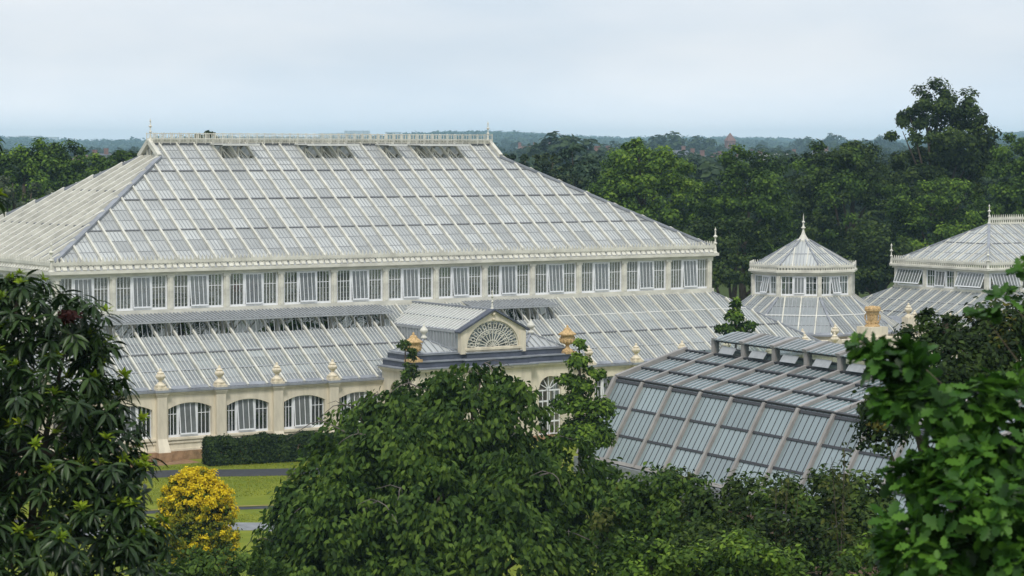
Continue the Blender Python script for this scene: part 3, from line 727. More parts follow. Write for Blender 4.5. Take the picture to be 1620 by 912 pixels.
# ================================================================== octagonal pavilion
OC = Vector((69.0, 11.37, 0))
def octagon():
    t = empty('pavilion', OC, 'small octagonal glass pavilion with cone roof and spike finial between the two glasshouses', 'pavilion')
    C = lambda r, k, z: Vector((r*math.cos(R(22.5+45*k)), r*math.sin(R(22.5+45*k)), z))
    zs, zt, zc = 7.1, 8.65, 9.3; ro, ri = 8.3, 4.15; ze = 4.2
    wm = WindowKind(2*ri*math.sin(R(22.5))-.3, zt-zs, light=(.34,.33,.33), nbars=3)
    wl = MB(); cn = MB(); sb = MB(); lc = MB(); pk = MB()
    colp = None
    for k in range(8):
        a, b = C(ri,k,0), C(ri,k+1,0); d = (b-a).normalized(); n = Vector((d.y,-d.x,0)); rz = math.atan2(d.y, d.x)
        slope(t, 'roof_slope', [C(4.3,k,zc),C(4.3,k+1,zc),(C(.5,k,11.35)),(C(.5,k+1,11.35))][:2]+[C(.5,k+1,11.35),C(.5,k,11.35)], [1.1,2.2], (.09,.1), bars=.27, bar=(.05,.05), glass='roofglass', laps=[(.5,.06,.04,'lap'),(.02,.15,.05,'leadpale')])
        slope(t, 'lower_roof_slope', [C(ro,k,ze+.1),C(ro,k+1,ze+.1),C(ri+.1,k+1,zs-.12),C(ri+.1,k,zs-.12)], [.8,2.1,3.4,4.7,6.0], (.1,.12), bars=.3, bar=(.06,.05), glass='lowglass', laps=[(.5,.1,.06,'bar'),(.02,.25,.05,'leadpale'),(.25,.05,.03,'lap'),(.75,.05,.03,'lap')])
        h = MB(); h.beam(C(ro,k,ze+.16),C(ri,k,zs-.05),.2,.1,UP3); h.build('hip_capping', M['leadpale'], t)
        h = MB(); h.beam(C(4.3,k,zc+.05),C(.5,k,11.42),.12,.08,UP3); h.build('hip_capping', M['leadpale'], t)
        wm.put(t, a+d*.15+UP3*zs-n*.02, rz, R(14) if k in (3,5,7,0) else R(4))
        for o, z0, z1 in ((.06,zt,zt+.12),(.22,zt+.12,zt+.27),(.42,zt+.27,zt+.42)):
            q = C(ri+o,k,0), C(ri+o,k+1,0), C(ri-.2,k+1,0), C(ri-.2,k,0)
            cn.add([p+UP3*z0 for p in q]+[p+UP3*z1 for p in q], [(0,1,5,4),(2,3,7,6),(3,2,1,0),(4,5,6,7)])
        q = C(ri+.12,k,0), C(ri+.12,k+1,0), C(ri-.2,k+1,0), C(ri-.2,k,0)
        sb.add([p+UP3*(zs-.3) for p in q]+[p+UP3*(zs-.005) for p in q], [(0,1,5,4),(2,3,7,6),(3,2,1,0),(4,5,6,7)])
        cr = MB(); p1, p2 = C(ri+.3,k,0), C(ri+.3,k+1,0); cresting(cr, (p1.x,p1.y), (p2.x,p2.y), zt+.42, .62, .24); cr.build('eaves_cresting', M['cream'], t)
        c = MB(); c.box(-.15,.15,-.15,.15,zs-.42,zt); o = c.build('column', M['cream'], t, C(ri,k,0), R(22.5+45*k))
        a, b = C(ro-.1,k,0), C(ro-.1,k+1,0); d = (b-a).normalized(); n = Vector((d.y,-d.x,0)); ln = (b-a).length
        arch_bay(wl, a, d, n, ln, 3.6, 0, 1.2, 2.7, .7, ze-.1, .4)
        for o, z0, z1, mi in ((0,ze-.1,ze,0),(.14,ze,ze+.14,1)):
            q = C(ro+o,k,0), C(ro+o,k+1,0), C(ro-.5,k+1,0), C(ro-.5,k,0)
            lc.add([p+UP3*z0 for p in q]+[p+UP3*z1 for p in q], [(0,1,5,4),(2,3,7,6),(3,2,1,0),(4,5,6,7)], mi)
    cn.build('cornice', M['cream'], t); sb.build('sill_beam', M['cream'], t); wl.build('wall', M['wall'], t); lc.build('parapet_cornice', [M['wall'], M['leadpale']], t)
    f = MB(); f.lathe((0,0,11.25), [(.62,0),(.60,.12),(.40,.2),(.30,.34),(.18,.55),(.10,.8),(.07,1.0),(.2,1.1),(.08,1.2),(.05,1.45),(.14,1.55),(.05,1.66),(.03,2.0),(0,2.3)], 14); f.build('spike_finial', M['cream'], t)
    lk = MB()
    for x0, x1 in ((XR-69.0+.02, -7.6), (7.6, 79.2-69.0-.02)):      # low linking corridors on the long axis
        lk.box(x0,x1,-2.6,2.6,0,3.7); 
        lk.add([(x0,-2.8,3.7),(x1,-2.8,3.7),(x1,2.8,3.7),(x0,2.8,3.7),(x0,0,4.9),(x1,0,4.9)],[(0,1,5,4),(2,3,4,5),(0,4,3),(1,2,5)],1)
    lk.build('corridor', [M['wall'], M['leadpale']], t)
    # urn pier in front of it
    pr = MB(); b = W(1380,540,187.0)-OC
    pr.box(b.x-1.0,b.x+1.0,b.y-1.0,b.y+1.0,0,3.95); pr.box(b.x-1.35,b.x+1.35,b.y-1.35,b.y+1.35,3.95,4.12); pr.box(b.x-1.15,b.x+1.15,b.y-1.15,b.y+1.15,4.12,4.26)
    pr.box(b.x-.85,b.x+.85,b.y-.85,b.y+.85,4.26,5.0)
    pr.build('urn_pier', M['wall'], t)
    pw = MB(); pw.box(b.x-6,b.x-1.0,b.y-.1,b.y+.3,0,3.9); pw.box(b.x+1.0,b.x+7,b.y-.1,b.y+.3,0,3.9); pw.box(b.x-6.1,b.x-1.36,b.y-.25,b.y+.4,3.9,4.1); pw.box(b.x+1.36,b.x+7.1,b.y-.25,b.y+.4,3.9,4.1)
    pw.build('screen_wall', M['wall'], t)
    ub = W(1380,540,187.0)
    u = empty('urn', (ub.x,ub.y,5.0), 'tall cylindrical ochre urn with carved rim, on a cream pier before the octagonal pavilion', 'urn', 'ochre stone urns on the parapets', R(40))
    m = MB(); m.lathe((0,0,0), [(.58,0),(.58,.1),(.50,.14),(.48,.2)], 18); m.build('foot', M['gold'], u)
    m = MB(); m.lathe((0,0,.2), [(.44,0),(.40,.25),(.42,.65),(.50,.85),(.50,.95)], 18)
    for k in range(8):
        a = 2*math.pi*k/8; m.lathe((.45*math.cos(a),.45*math.sin(a),.22), [(0,0),(.09,.06),(.09,.14),(0,.2)], 6)
    for k in range(4):
        a = math.pi/2*k; m.tube([(math.cos(a)*r,math.sin(a)*r,z) for r, z in ((.42,.35),(.56,.55),(.58,.8),(.48,.98))], .06, 6)
    m.build('bowl', M['gold'], u)
    m = MB(); m.lathe((0,0,1.15), [(.5,0),(.62,.06),(.62,.22),(.5,.3),(.3,.42),(0,.46)], 18)
    for k in range(9):
        a = 2*math.pi*k/9; m.lathe((.5*math.cos(a),.5*math.sin(a),1.18), [(0,0),(.12,.06),(.15,.18),(.1,.32),(0,.38)], 7)
    m.build('lid', M['gold'], u)
    fn = MB(); fn.box(-.36,.36,-.36,.36,0,.14); fn.lathe((0,0,.14), finial_profile(1.15), 14)
    f0 = None
    for px, py, D in ((1321,540,182),(1437,505,192)):
        p = W(px,py,D)-OC
        if f0 is None: f0 = fn.build('stone_finial', M['stone'], t, p)
        else: link_copy(f0, t, p)
        pm = MB(); pm.box(p.x-.36,p.x+.36,p.y-.36,p.y+.36,0,p.z); pm.build('finial_pier', M['wall'], t)
octagon()

# ================================================================== the farther glasshouse
def north_house():
    x0, x1, y0, y1 = 84.0, 106.0, 5.83, 16.91; ym = 11.37
    t = empty('glasshouse', (x0,y0,0), 'smaller far glasshouse at the right with hipped roof and open tilted windows', 'glasshouse')
    xx, yy = x1-x0, y1-y0; zs, zt, ze, zb, zr = 7.06, 8.55, 8.82, 9.2, 12.3; h = yy/2; d = 5.0; zl = 4.2
    laps = [(.5,.10,.05,'dark'),(.25,.05,.03,'lap'),(.75,.05,.03,'lap')]
    kw = dict(rib=(.1,.12), bars=.40, bar=(.07,.05))
    rx = frange(.6, xx, 1.2); ry = frange(.6, yy, 1.2)
    slope(t,'roof_slope',[(0,0,zb),(0,yy,zb),(h,h,zr)], ry, laps=laps, **kw)
    slope(t,'roof_slope',[(0,0,zb),(xx,0,zb),(xx-h,h,zr),(h,h,zr)], rx, laps=laps, **kw)
    slope(t,'roof_slope',[(0,yy,zb),(xx,yy,zb),(xx-h,h,zr),(h,h,zr)], rx, laps=laps, rib_objs=False, **kw)
    slope(t,'roof_slope',[(xx,0,zb),(xx,yy,zb),(xx-h,h,zr)], ry, laps=laps, rib_objs=False, **kw)
    for a, b in (((0,0),(h,h)),((0,yy),(h,h)),((xx,0),(xx-h,h)),((xx,yy),(xx-h,h))):
        m = MB(); m.beam((*a,zb+.06),(*b,zr+.06),.24,.1,UP3); m.build('hip_capping', M['leadpale'], t)
    kw = dict(rib=(.1,.12), bars=.40, bar=(.07,.05), glass='lowglass'); l2 = [(.33,.1,.06,'dark'),(.66,.1,.06,'lap'),(.5,.05,.03,'lap')]
    slope(t,'lower_roof_slope',[(-d,-d,zl),(-d,yy+d,zl),(-.1,yy,zs-.2),(-.1,0,zs-.2)], frange(.6,yy+2*d,1.2), laps=l2, **kw)
    slope(t,'lower_roof_slope',[(-d,-d,zl),(xx+d,-d,zl),(xx,-.1,zs-.2),(0,-.1,zs-.2)], frange(.6,xx+2*d,1.2), laps=l2, **kw)
    slope(t,'lower_roof_slope',[(-d,yy+d,zl),(xx+d,yy+d,zl),(xx,yy+.1,zs-.2),(0,yy+.1,zs-.2)], frange(.6,xx+2*d,1.2), laps=l2, rib_objs=False, **kw)
    slope(t,'lower_roof_slope',[(xx+d,-d,zl),(xx+d,yy+d,zl),(xx+.1,yy,zs-.2),(xx+.1,0,zs-.2)], frange(.6,yy+2*d,1.2), laps=l2, rib_objs=False, **kw)
    for a, b in (((-d,-d),(0,0)),((-d,yy+d),(0,yy)),((xx+d,-d),(xx,0)),((xx+d,yy+d),(xx,yy))):
        m = MB(); m.beam((*a,zl+.06),(*b,zs-.14),.24,.1,UP3); m.build('hip_capping', M['leadpale'], t)
    def ringbox(name, o, i, z0, z1, m):
        c = MB(); c.box(-o,xx+o,-o,i,z0,z1); c.box(-o,xx+o,yy-i,yy+o,z0,z1); c.box(-o,i,i+.002,yy-i-.002,z0,z1); c.box(xx-i,xx+o,i+.002,yy-i-.002,z0,z1)
        return c.build(name, M[m], t)
    ringbox('cornice',.2,.2,zt,ze-.1,'cream'); ringbox('cornice',.38,.2,ze-.098,ze+.06,'cream'); ringbox('sill_beam',.14,.2,zs-.3,zs-.005,'cream')
    for a, b in (((-.25,-.25),(xx+.25,-.25)),((-.25,-.25),(-.25,yy+.25)),((-.25,yy+.25),(xx+.25,yy+.25)),((xx+.25,-.25),(xx+.25,yy+.25))):
        m = MB(); cresting(m, a, b, ze+.06, .72, .25); m.build('eaves_cresting', M['cream'], t)
    m = MB(); cresting(m, (h,h), (xx-h,h), zr+.06, .75, .25); m.box(h,xx-h,h-.14,h+.14,zr-.04,zr+.08); m.build('ridge_cresting', M['cream'], t)
    for x, y, z, s in ((h,h,zr+.05,1.7),(xx-h,h,zr+.05,1.7),(-.25,-.25,ze+.06,1.8),(-.25,yy+.25,ze+.06,1.8)):
        m = MB(); iron_finial(m, (x,y,z), s); m.build('iron_finial', M['cream'], t)
    n = 3; wd = yy/n; wa = WindowKind(wd-.3, zt-zs, light=(.03,.94,.03), nbars=9); wb = WindowKind(wd-.3, zt-zs, light=(.31,.38,.31), nbars=3)
    for k in range(n): (wb if k == 1 else wa).put(t, (0,(k+1)*wd-.15,zs), R(-90), R(24 if k != 1 else 8))
    n2 = 6; w2 = xx/n2; wc = WindowKind(w2-.3, zt-zs, light=(.03,.94,.03), nbars=9)
    for k in range(n2): wc.put(t, (k*w2+.15,0,zs), 0, R(22))
    for k in range(n+1):
        c = MB(); c.box(-.15,.15,-.15,.15,zs-.3,zt); c.build('column', M['cream'], t, (.02,min(max(k*wd,.16),yy-.16),0))
    for k in range(1,n2+1):
        c = MB(); c.box(-.15,.15,-.15,.15,zs-.3,zt); c.build('column', M['cream'], t, (min(k*w2,xx-.2),.02,0))
    wl = MB()
    for a, b, n_, k in (((-d,yy+d),(-d,-d),(-1,0,0),5),((-d,-d),(xx+d,-d),(0,-1,0),8),((xx+d,-d),(xx+d,yy+d),(1,0,0),5),((xx+d,yy+d),(-d,yy+d),(0,1,0),8)):
        a = Vector((*a,0)); b = Vector((*b,0)); e = (b-a); ln = e.length/k; e.normalize()
        for i in range(k): arch_bay(wl, a+e*ln*i, e, n_, ln, 2.8, 0, 1.3, 3.0, .35, zl-.02, .4)
    wl.build('wall', M['wall'], t)
    fn = MB(); fn.box(-.36,.36,-.36,.36,0,.14); fn.lathe((0,0,.14), finial_profile(1.15), 14); f0 = None
    for y in (-d, -d+4.2, -d+8.4, -d+12.6, yy+d):
        if f0 is None: f0 = fn.build('stone_finial', M['stone'], t, (-d+.1,y,zl+.02))
        else: link_copy(f0, t, (-d+.1,y,zl+.02))
    fl_ = MB(); fl_.box(-d+.4,xx+d-.4,-d+.4,yy+d-.4,-.05,.05); fl_.build('floor', M['floor'], t)
north_house()

# ================================================================== the modern glasshouse
EVO = Vector((21.04,-31.21,0)); EVR = R(-6.377)
def modern():
    t = empty('modern_glasshouse', EVO, 'modern low grey metal glasshouse with sloping blue glass sides and ridge vents', 'glasshouse', rz=EVR)
    sec = [(0,.95),(2.47,5.3),(7.2,6.75)]; A1 = 6.7; n = 12; sp = 3.15; A0 = A1-sp*(n-1); Wd = 16.8; l0 = A1-sp
    for side in (0, 1):
        X = (lambda x: x) if not side else (lambda x: Wd-x)
        kw = dict(rib=(.23,.20), rib_m='evoframe', glass='evoglass', bar_m='evodark', rib_name='frame')
        fr = [sp*k+1e-3 for k in range(1, n-1)] if not side else []
        slope(t, 'side_glazing', [(X(0),A0,.95),(X(0),A1,.95),(X(2.47),A1,5.3),(X(2.47),A0,5.3)], fr, bars=.525, bar=(.045,.014),
              laps=[(.335,.13,.06,'evodark'),(.665,.13,.06,'evodark'),(.02,.2,.08,'evoframe'),(.975,.16,.07,'evodark')], panes=3, **kw)
        slope(t, 'roof_glazing', [(X(2.47),A0,5.3),(X(2.47),A1,5.3),(X(7.2),A1,6.75),(X(7.2),A0,6.75)], fr, bars=.525, bar=(.10,.04),
              laps=[(.35,.16,.13,'evodark'),(.72,.16,.13,'evodark'),(.015,.16,.13,'evodark'),(.98,.14,.12,'evodark')],
              **{**kw, 'glass': 'evoroof', 'bar_m': 'bargrey'}, panes=3)
        for a in (A0, A1):
            for (p, q) in (((0,.95),(2.47,5.3)),((2.47,5.3),(7.2,6.75))):
                m = MB(); m.beam((X(p[0]),a,p[1]+.08),(X(q[0]),a,q[1]+.08),.30,.32,UP3); m.build('frame', M['evoframe'], t)
        # ridge lantern: posts, upstand glass with tilted vents
        v = MB(); x = X(7.2)
        v.add([(x,A0,6.78),(x,l0,6.78),(x,l0,7.55),(x,A0,7.55)], [(0,1,2,3)], 1)
        v.box(x-.07,x+.07,A0,l0,7.5,7.64,2); v.box(x-.07,x+.07,A0,l0,6.72,6.84,2)
        v.build('lantern_side', [M['evoframe'], M['winglass'], M['evodark']], t)
        if not side:
            for k in range(n-1):
                a = l0-sp*k; m = MB(); m.box(x-.17,x+.17,a-.16,a+.16,6.6,7.7); m.build('lantern_post', M['evoframe'], t)
            for k in range(n-2):
                a = l0-sp*k
                m = MB(); m.add([(x-.08,a-.9,7.3),(x-.08,a-2.4,7.3),(x-.36,a-2.4,6.92),(x-.36,a-.9,6.92),(x-.05,a-.9,7.3),(x-.05,a-2.4,7.3),(x-.33,a-2.4,6.90),(x-.33,a-.9,6.90)],
                                  [(0,1,2,3),(7,6,5,4),(0,4,5,1),(2,6,7,3),(1,5,6,2),(0,3,7,4)]); m.build('vent_panel', M['bargrey'], t)
        slope(t, 'lantern_roof', [(X(6.95),A0,7.62),(X(6.95),l0,7.62),(8.4,l0,8.02),(8.4,A0,8.02)], [sp*k for k in range(1,n-2)], rib=(.4,.16), rib_m='evoframe', bars=.525, bar=(.14,.06), bar_m='bargrey', glass='evoroof', rib_name='frame')
    for a, zz in ((A1,1),(A0,1)):
        g = MB(); g.add([(0,a,.95),(Wd,a,.95),(Wd-2.47,a,5.3),(Wd-7.2,a,6.75),(7.2,a,6.75),(2.47,a,5.3)], [tuple(range(6))], 0)
        for x in frange(1.4, Wd, 1.4):
            top = min(5.3+(x-2.47)*.3066, 6.75, 5.3+(Wd-2.47-x)*.3066) if 2.47 < x < Wd-2.47 else .95+1.761*min(x, Wd-x)
            g.beam((x,a,.95),(x,a,top),.09,.09,(0,1,0),1)
        g.build('end_glazing', [M['evoglass'], M['evodark']], t)
    b = MB(); b.box(-.25,Wd+.25,A0-.2,A1+.2,-.1,.93); b.build('base_wall', M['paving'], t)
modern()

# ================================================================== vegetation
def unit(a): return a/np.maximum(np.linalg.norm(a, axis=1, keepdims=True), 1e-9)
DIAMOND = (np.array([(0,0,0),(.36,.45,.06),(0,1,-.05),(-.36,.45,.06)],float), [(0,1,2,3)])
LANCE = (np.array([(0,0,0),(.13,.3,.03),(.15,.55,.0),(.08,.82,-.10),(0,1,-.22),(-.08,.82,-.10),(-.15,.55,.0),(-.13,.3,.03),(0,.5,-.03)],float), [(0,1,2,8),(8,2,3,4),(0,8,6,7),(8,4,5,6)])
OVAL = (np.array([(0,0,0),(.24,.3,.04),(.24,.6,.02),(0,1,-.12),(-.24,.6,.02),(-.24,.3,.04),(0,.5,-.02)],float), [(0,1,2,6),(6,2,3),(0,6,4,5),(6,3,4)])
_o = [(0,0),(.06,.12),(.20,.16),(.15,.30),(.34,.38),(.22,.50),(.38,.66),(.20,.70),(.22,.88),(0,1)]
OAK = (np.array([(x,y,.10*abs(x)-.1*y*y) for x, y in _o]+[(-x,y,.10*abs(x)-.1*y*y) for x, y in _o[1:-1]],float),
       [(0,1,3,5,7,9)[:0] or (0,1,2,3),(0,3,5,9),(3,4,5),(5,6,7),(5,7,9),(7,8,9)]+[(0,12,11,10),(0,9,14,12),(14,13,12),(16,15,14),(9,16,14),(9,17,16)])
def leaf_arrays(pos, d, n, size, tpl, wid=1.0):
    tv, tf = tpl; d = unit(d); x = unit(np.cross(d, n)); z = np.cross(x, d)
    v = pos[:,None,:] + size[:,None,None]*(tv[None,:,0:1]*wid*x[:,None,:] + tv[None,:,1:2]*d[:,None,:] + tv[None,:,2:3]*z[:,None,:])
    return v.reshape(-1,3), len(tv), tf
def leaf_object(name, chunks, mats, parent):
    """chunks: (vertices, verts per leaf, faces per leaf, material index)"""
    V = []; loops = []; tot = []; mi = []; off = 0
    for v, m, tf, k in chunks:
        nl = len(v)//m; base = off + np.arange(nl)[:,None]*m
        for f in tf:
            loops.append((base+np.array(f)[None,:]).reshape(-1)); tot.append(np.full(nl, len(f))); mi.append(np.full(nl, k))
        V.append(v); off += len(v)
    V = np.concatenate(V); loops = np.concatenate(loops).astype(np.int32); tot = np.concatenate(tot).astype(np.int32); mi = np.concatenate(mi).astype(np.int32)
    me = bpy.data.meshes.new(name); me.vertices.add(len(V)); me.vertices.foreach_set('co', V.astype(np.float32).reshape(-1))
    me.loops.add(len(loops)); me.loops.foreach_set('vertex_index', loops)
    me.polygons.add(len(tot)); st = np.concatenate([[0], np.cumsum(tot)[:-1]]).astype(np.int32)
    me.polygons.foreach_set('loop_start', st); me.polygons.foreach_set('loop_total', tot); me.polygons.foreach_set('material_index', mi)
    for m in (mats if isinstance(mats, (list,tuple)) else [mats]): me.materials.append(m)
    me.update(calc_edges=True); me.validate()
    o = bpy.data.objects.new(name, me); COL.objects.link(o); o.parent = parent
    return o
def rdir(n, zmin=-1):
    v = RNG.normal(size=(n*3+30,3)); v = unit(v); v = v[v[:,2] > zmin]
    return v[:n]
def clump_points(lobes, dens, zmin=-.45, inner=.12, rough=0):
    """clump centres on/near the lobe surfaces, with outward directions; lobes = (centre, radii)"""
    C = []; O = []; S = []
    for c, r in lobes:
        c = np.array(c); r = np.array(r)*np.ones(3); area = (r[0]*r[1]+r[0]*r[2]+r[1]*r[2])/3
        n = max(5, int(area*dens)); d = rdir(n, zmin); k = np.where(RNG.random(len(d)) < inner, RNG.uniform(.3,.75,len(d)), RNG.uniform(.82,1.06,len(d)))[:,None]
        C.append(c+d*r*k); O.append(unit(d/r)); S.append(np.full(len(d), r.min()))
    C, O, S = np.concatenate(C), np.concatenate(O), np.concatenate(S)
    if rough:                               # boughs and hollows: the crown is pulled in and thinned along soft valleys
        w = 2*math.pi/(rough*np.median(S)); f = np.zeros(len(C))
        for q in range(5):
            v = RNG.normal(size=3); v /= np.linalg.norm(v); f += np.sin(C@v*w*(.7+.25*q)+RNG.random()*6.28)
        f /= 1.6
        C = C+O*(np.clip(f,-1.2,.9)*.24*S)[:,None]
        keep = (f > -.55) | (RNG.random(len(C)) < .35); C, O, S = C[keep], O[keep], S[keep]
    return C, O, S
def fill_clumps(C, O, rc, per, size, up=.5, jit=.7, flat=.7, droop=.2, tpl=DIAMOND, wid=1.0, szj=.35):
    n = len(C); idx = np.repeat(np.arange(n), per)
    g = RNG.normal(size=(len(idx),3)); g = unit(g)*(RNG.random((len(idx),1))**.45)*np.array([1,1,flat])
    pos = C[idx] + g*np.repeat(rc, per)[:,None]
    nr = unit(g*np.array([1,1,1.3])*.9 + O[idx]*.45 + np.array([0,0,up]) + RNG.normal(size=g.shape)*jit*.5)
    d = unit(np.cross(nr, RNG.normal(size=g.shape))); d[:,2] -= droop; d = unit(d)
    sz = size*(1+RNG.uniform(-szj, szj, len(idx)))
    return leaf_arrays(pos, d, nr, sz, tpl, wid)
def trunk_mesh(base_r, top, limbs, parent, m='bark', name='trunk', lean=(0,0)):
    t = MB(); top = Vector(top)
    pts = [Vector((lean[0]*k*.0, lean[1]*k*.0, 0)).lerp(top, k/6)+Vector((random.uniform(-.1,.1)*base_r*2*(0 < k < 6), random.uniform(-.1,.1)*base_r*2*(0 < k < 6), 0)) for k in range(7)]
    t.tube(pts, [base_r*(1.25 if k == 0 else 1-.11*k) for k in range(7)], 9)
    for (f, e, r) in limbs:
        s = Vector((0,0,0)).lerp(top, f); e = Vector(e); mid = s.lerp(e,.5)+Vector((0,0,(e-s).length*.10))
        t.tube([s, s.lerp(mid,.5)+Vector((random.uniform(-.1,.1),random.uniform(-.1,.1),0)), mid, mid.lerp(e,.5), e], [r, r*.8, r*.62, r*.42, r*.18], 6)
    return t.build(name, M[m], parent, smooth=True)
G = dict(
 deep=leaf_mat('deep green leaves', (.008,.017,.004), (.028,.054,.010), (.090,.135,.022), clump=.5),
 fresh=leaf_mat('fresh green leaves', (.025,.055,.007), (.085,.165,.016), (.20,.30,.032), clump=.35),
 mid=leaf_mat('mid green leaves', (.007,.019,.003), (.034,.074,.009), (.115,.195,.022), clump=.4),
 olive=leaf_mat('olive leaves', (.020,.030,.007), (.052,.070,.014), (.13,.145,.03), clump=.5),
 cedar=leaf_mat('cedar needles', (.008,.018,.009), (.022,.042,.018), (.085,.115,.035), clump=.5, trans=.12),
 blue=leaf_mat('blue green needles', (.012,.03,.016), (.034,.066,.034), (.085,.13,.06), clump=.5, trans=.12),
 grey=leaf_mat('grey green leaves', (.026,.042,.022), (.065,.09,.045), (.14,.165,.085), clump=.5),
 gloss=leaf_mat('glossy long leaves', (.008,.019,.005), (.020,.046,.011), (.050,.092,.022), rough=.38, trans=.2, clump=1.2, spec=.32),
 shoot=leaf_mat('yellow green shoots', (.10,.17,.010), (.20,.30,.018), (.34,.42,.03), rough=.5, trans=.35, clump=2),
 cherry=leaf_mat('cherry leaves', (.012,.030,.005), (.040,.085,.012), (.115,.185,.024), clump=.8, trans=.3),
 oak=leaf_mat('oak leaves', (.010,.036,.004), (.034,.105,.011), (.105,.24,.024), rough=.5, trans=.3, clump=2.2, spec=.25),
 yew=leaf_mat('hedge leaves', (.006,.014,.004), (.020,.042,.009), (.06,.10,.018), clump=1.5),
 gold=leaf_mat('golden leaves', (.44,.33,.008), (.70,.52,.012), (.86,.70,.025), clump=2.5),
 lime=leaf_mat('lime leaves', (.035,.065,.008), (.14,.17,.012), (.42,.36,.016), clump=1.6),
 far=leaf_mat('distant leaves', (.014,.028,.010), (.034,.062,.020), (.08,.12,.035), clump=.15),
 russet=leaf_mat('russet tinged leaves', (.03,.038,.008), (.075,.085,.014), (.17,.15,.024), clump=.8),
)
def loc_lobes(specs, base):
    """(photo x, photo y, distance, half width px, half height px) -> local centre and radii in metres"""
    out = []
    for px, py, D, rx, ry in specs:
        c = W(px, py, D)-Vector(base); k = D/FPX; r = rx*k
        out.append((tuple(c), (r, r, ry*k)))
    return out
def big_tree(name, label, bx, D, specs, m, dens=3.0, per=165, leaf=.30, rc=.95, group=None, up=.5, flat=.7, tr=.45, zmin=-.5, tpl=DIAMOND, cat='tree', droop=.15, mats=None, frac=0, wid=1.0):
    b = W(bx, 500, D); b.z = 0
    t = empty(name, b, label, cat, group); lob = loc_lobes(specs, b)
    C, O, S = clump_points(lob, dens*1.15, zmin, rough=1.5)
    rcs = np.minimum(rc, S*.6)*RNG.uniform(.7,1.25,len(C))
    ms = [G[m]]; ch = []
    if mats:
        ms.append(G[mats]); sel = RNG.random(len(C)) < frac
        for q, k in ((~sel,0),(sel,1)):
            if q.any(): ch.append((*fill_clumps(C[q],O[q],rcs[q],per,leaf,up=up,flat=flat,droop=droop,tpl=tpl,wid=wid),k))
    else: ch.append((*fill_clumps(C,O,rcs,per,leaf,up=up,flat=flat,droop=droop,tpl=tpl,wid=wid),0))
    leaf_object('crown', ch, ms, t)
    hi = max(lob, key=lambda l: l[0][2]); top = (hi[0][0]*.7, hi[0][1]*.7, hi[0][2]-hi[1][2]*.9-1.0)
    trunk_mesh(tr, top, [(random.uniform(.35,.8), c, tr*.4) for c, r in lob], t)
    return t

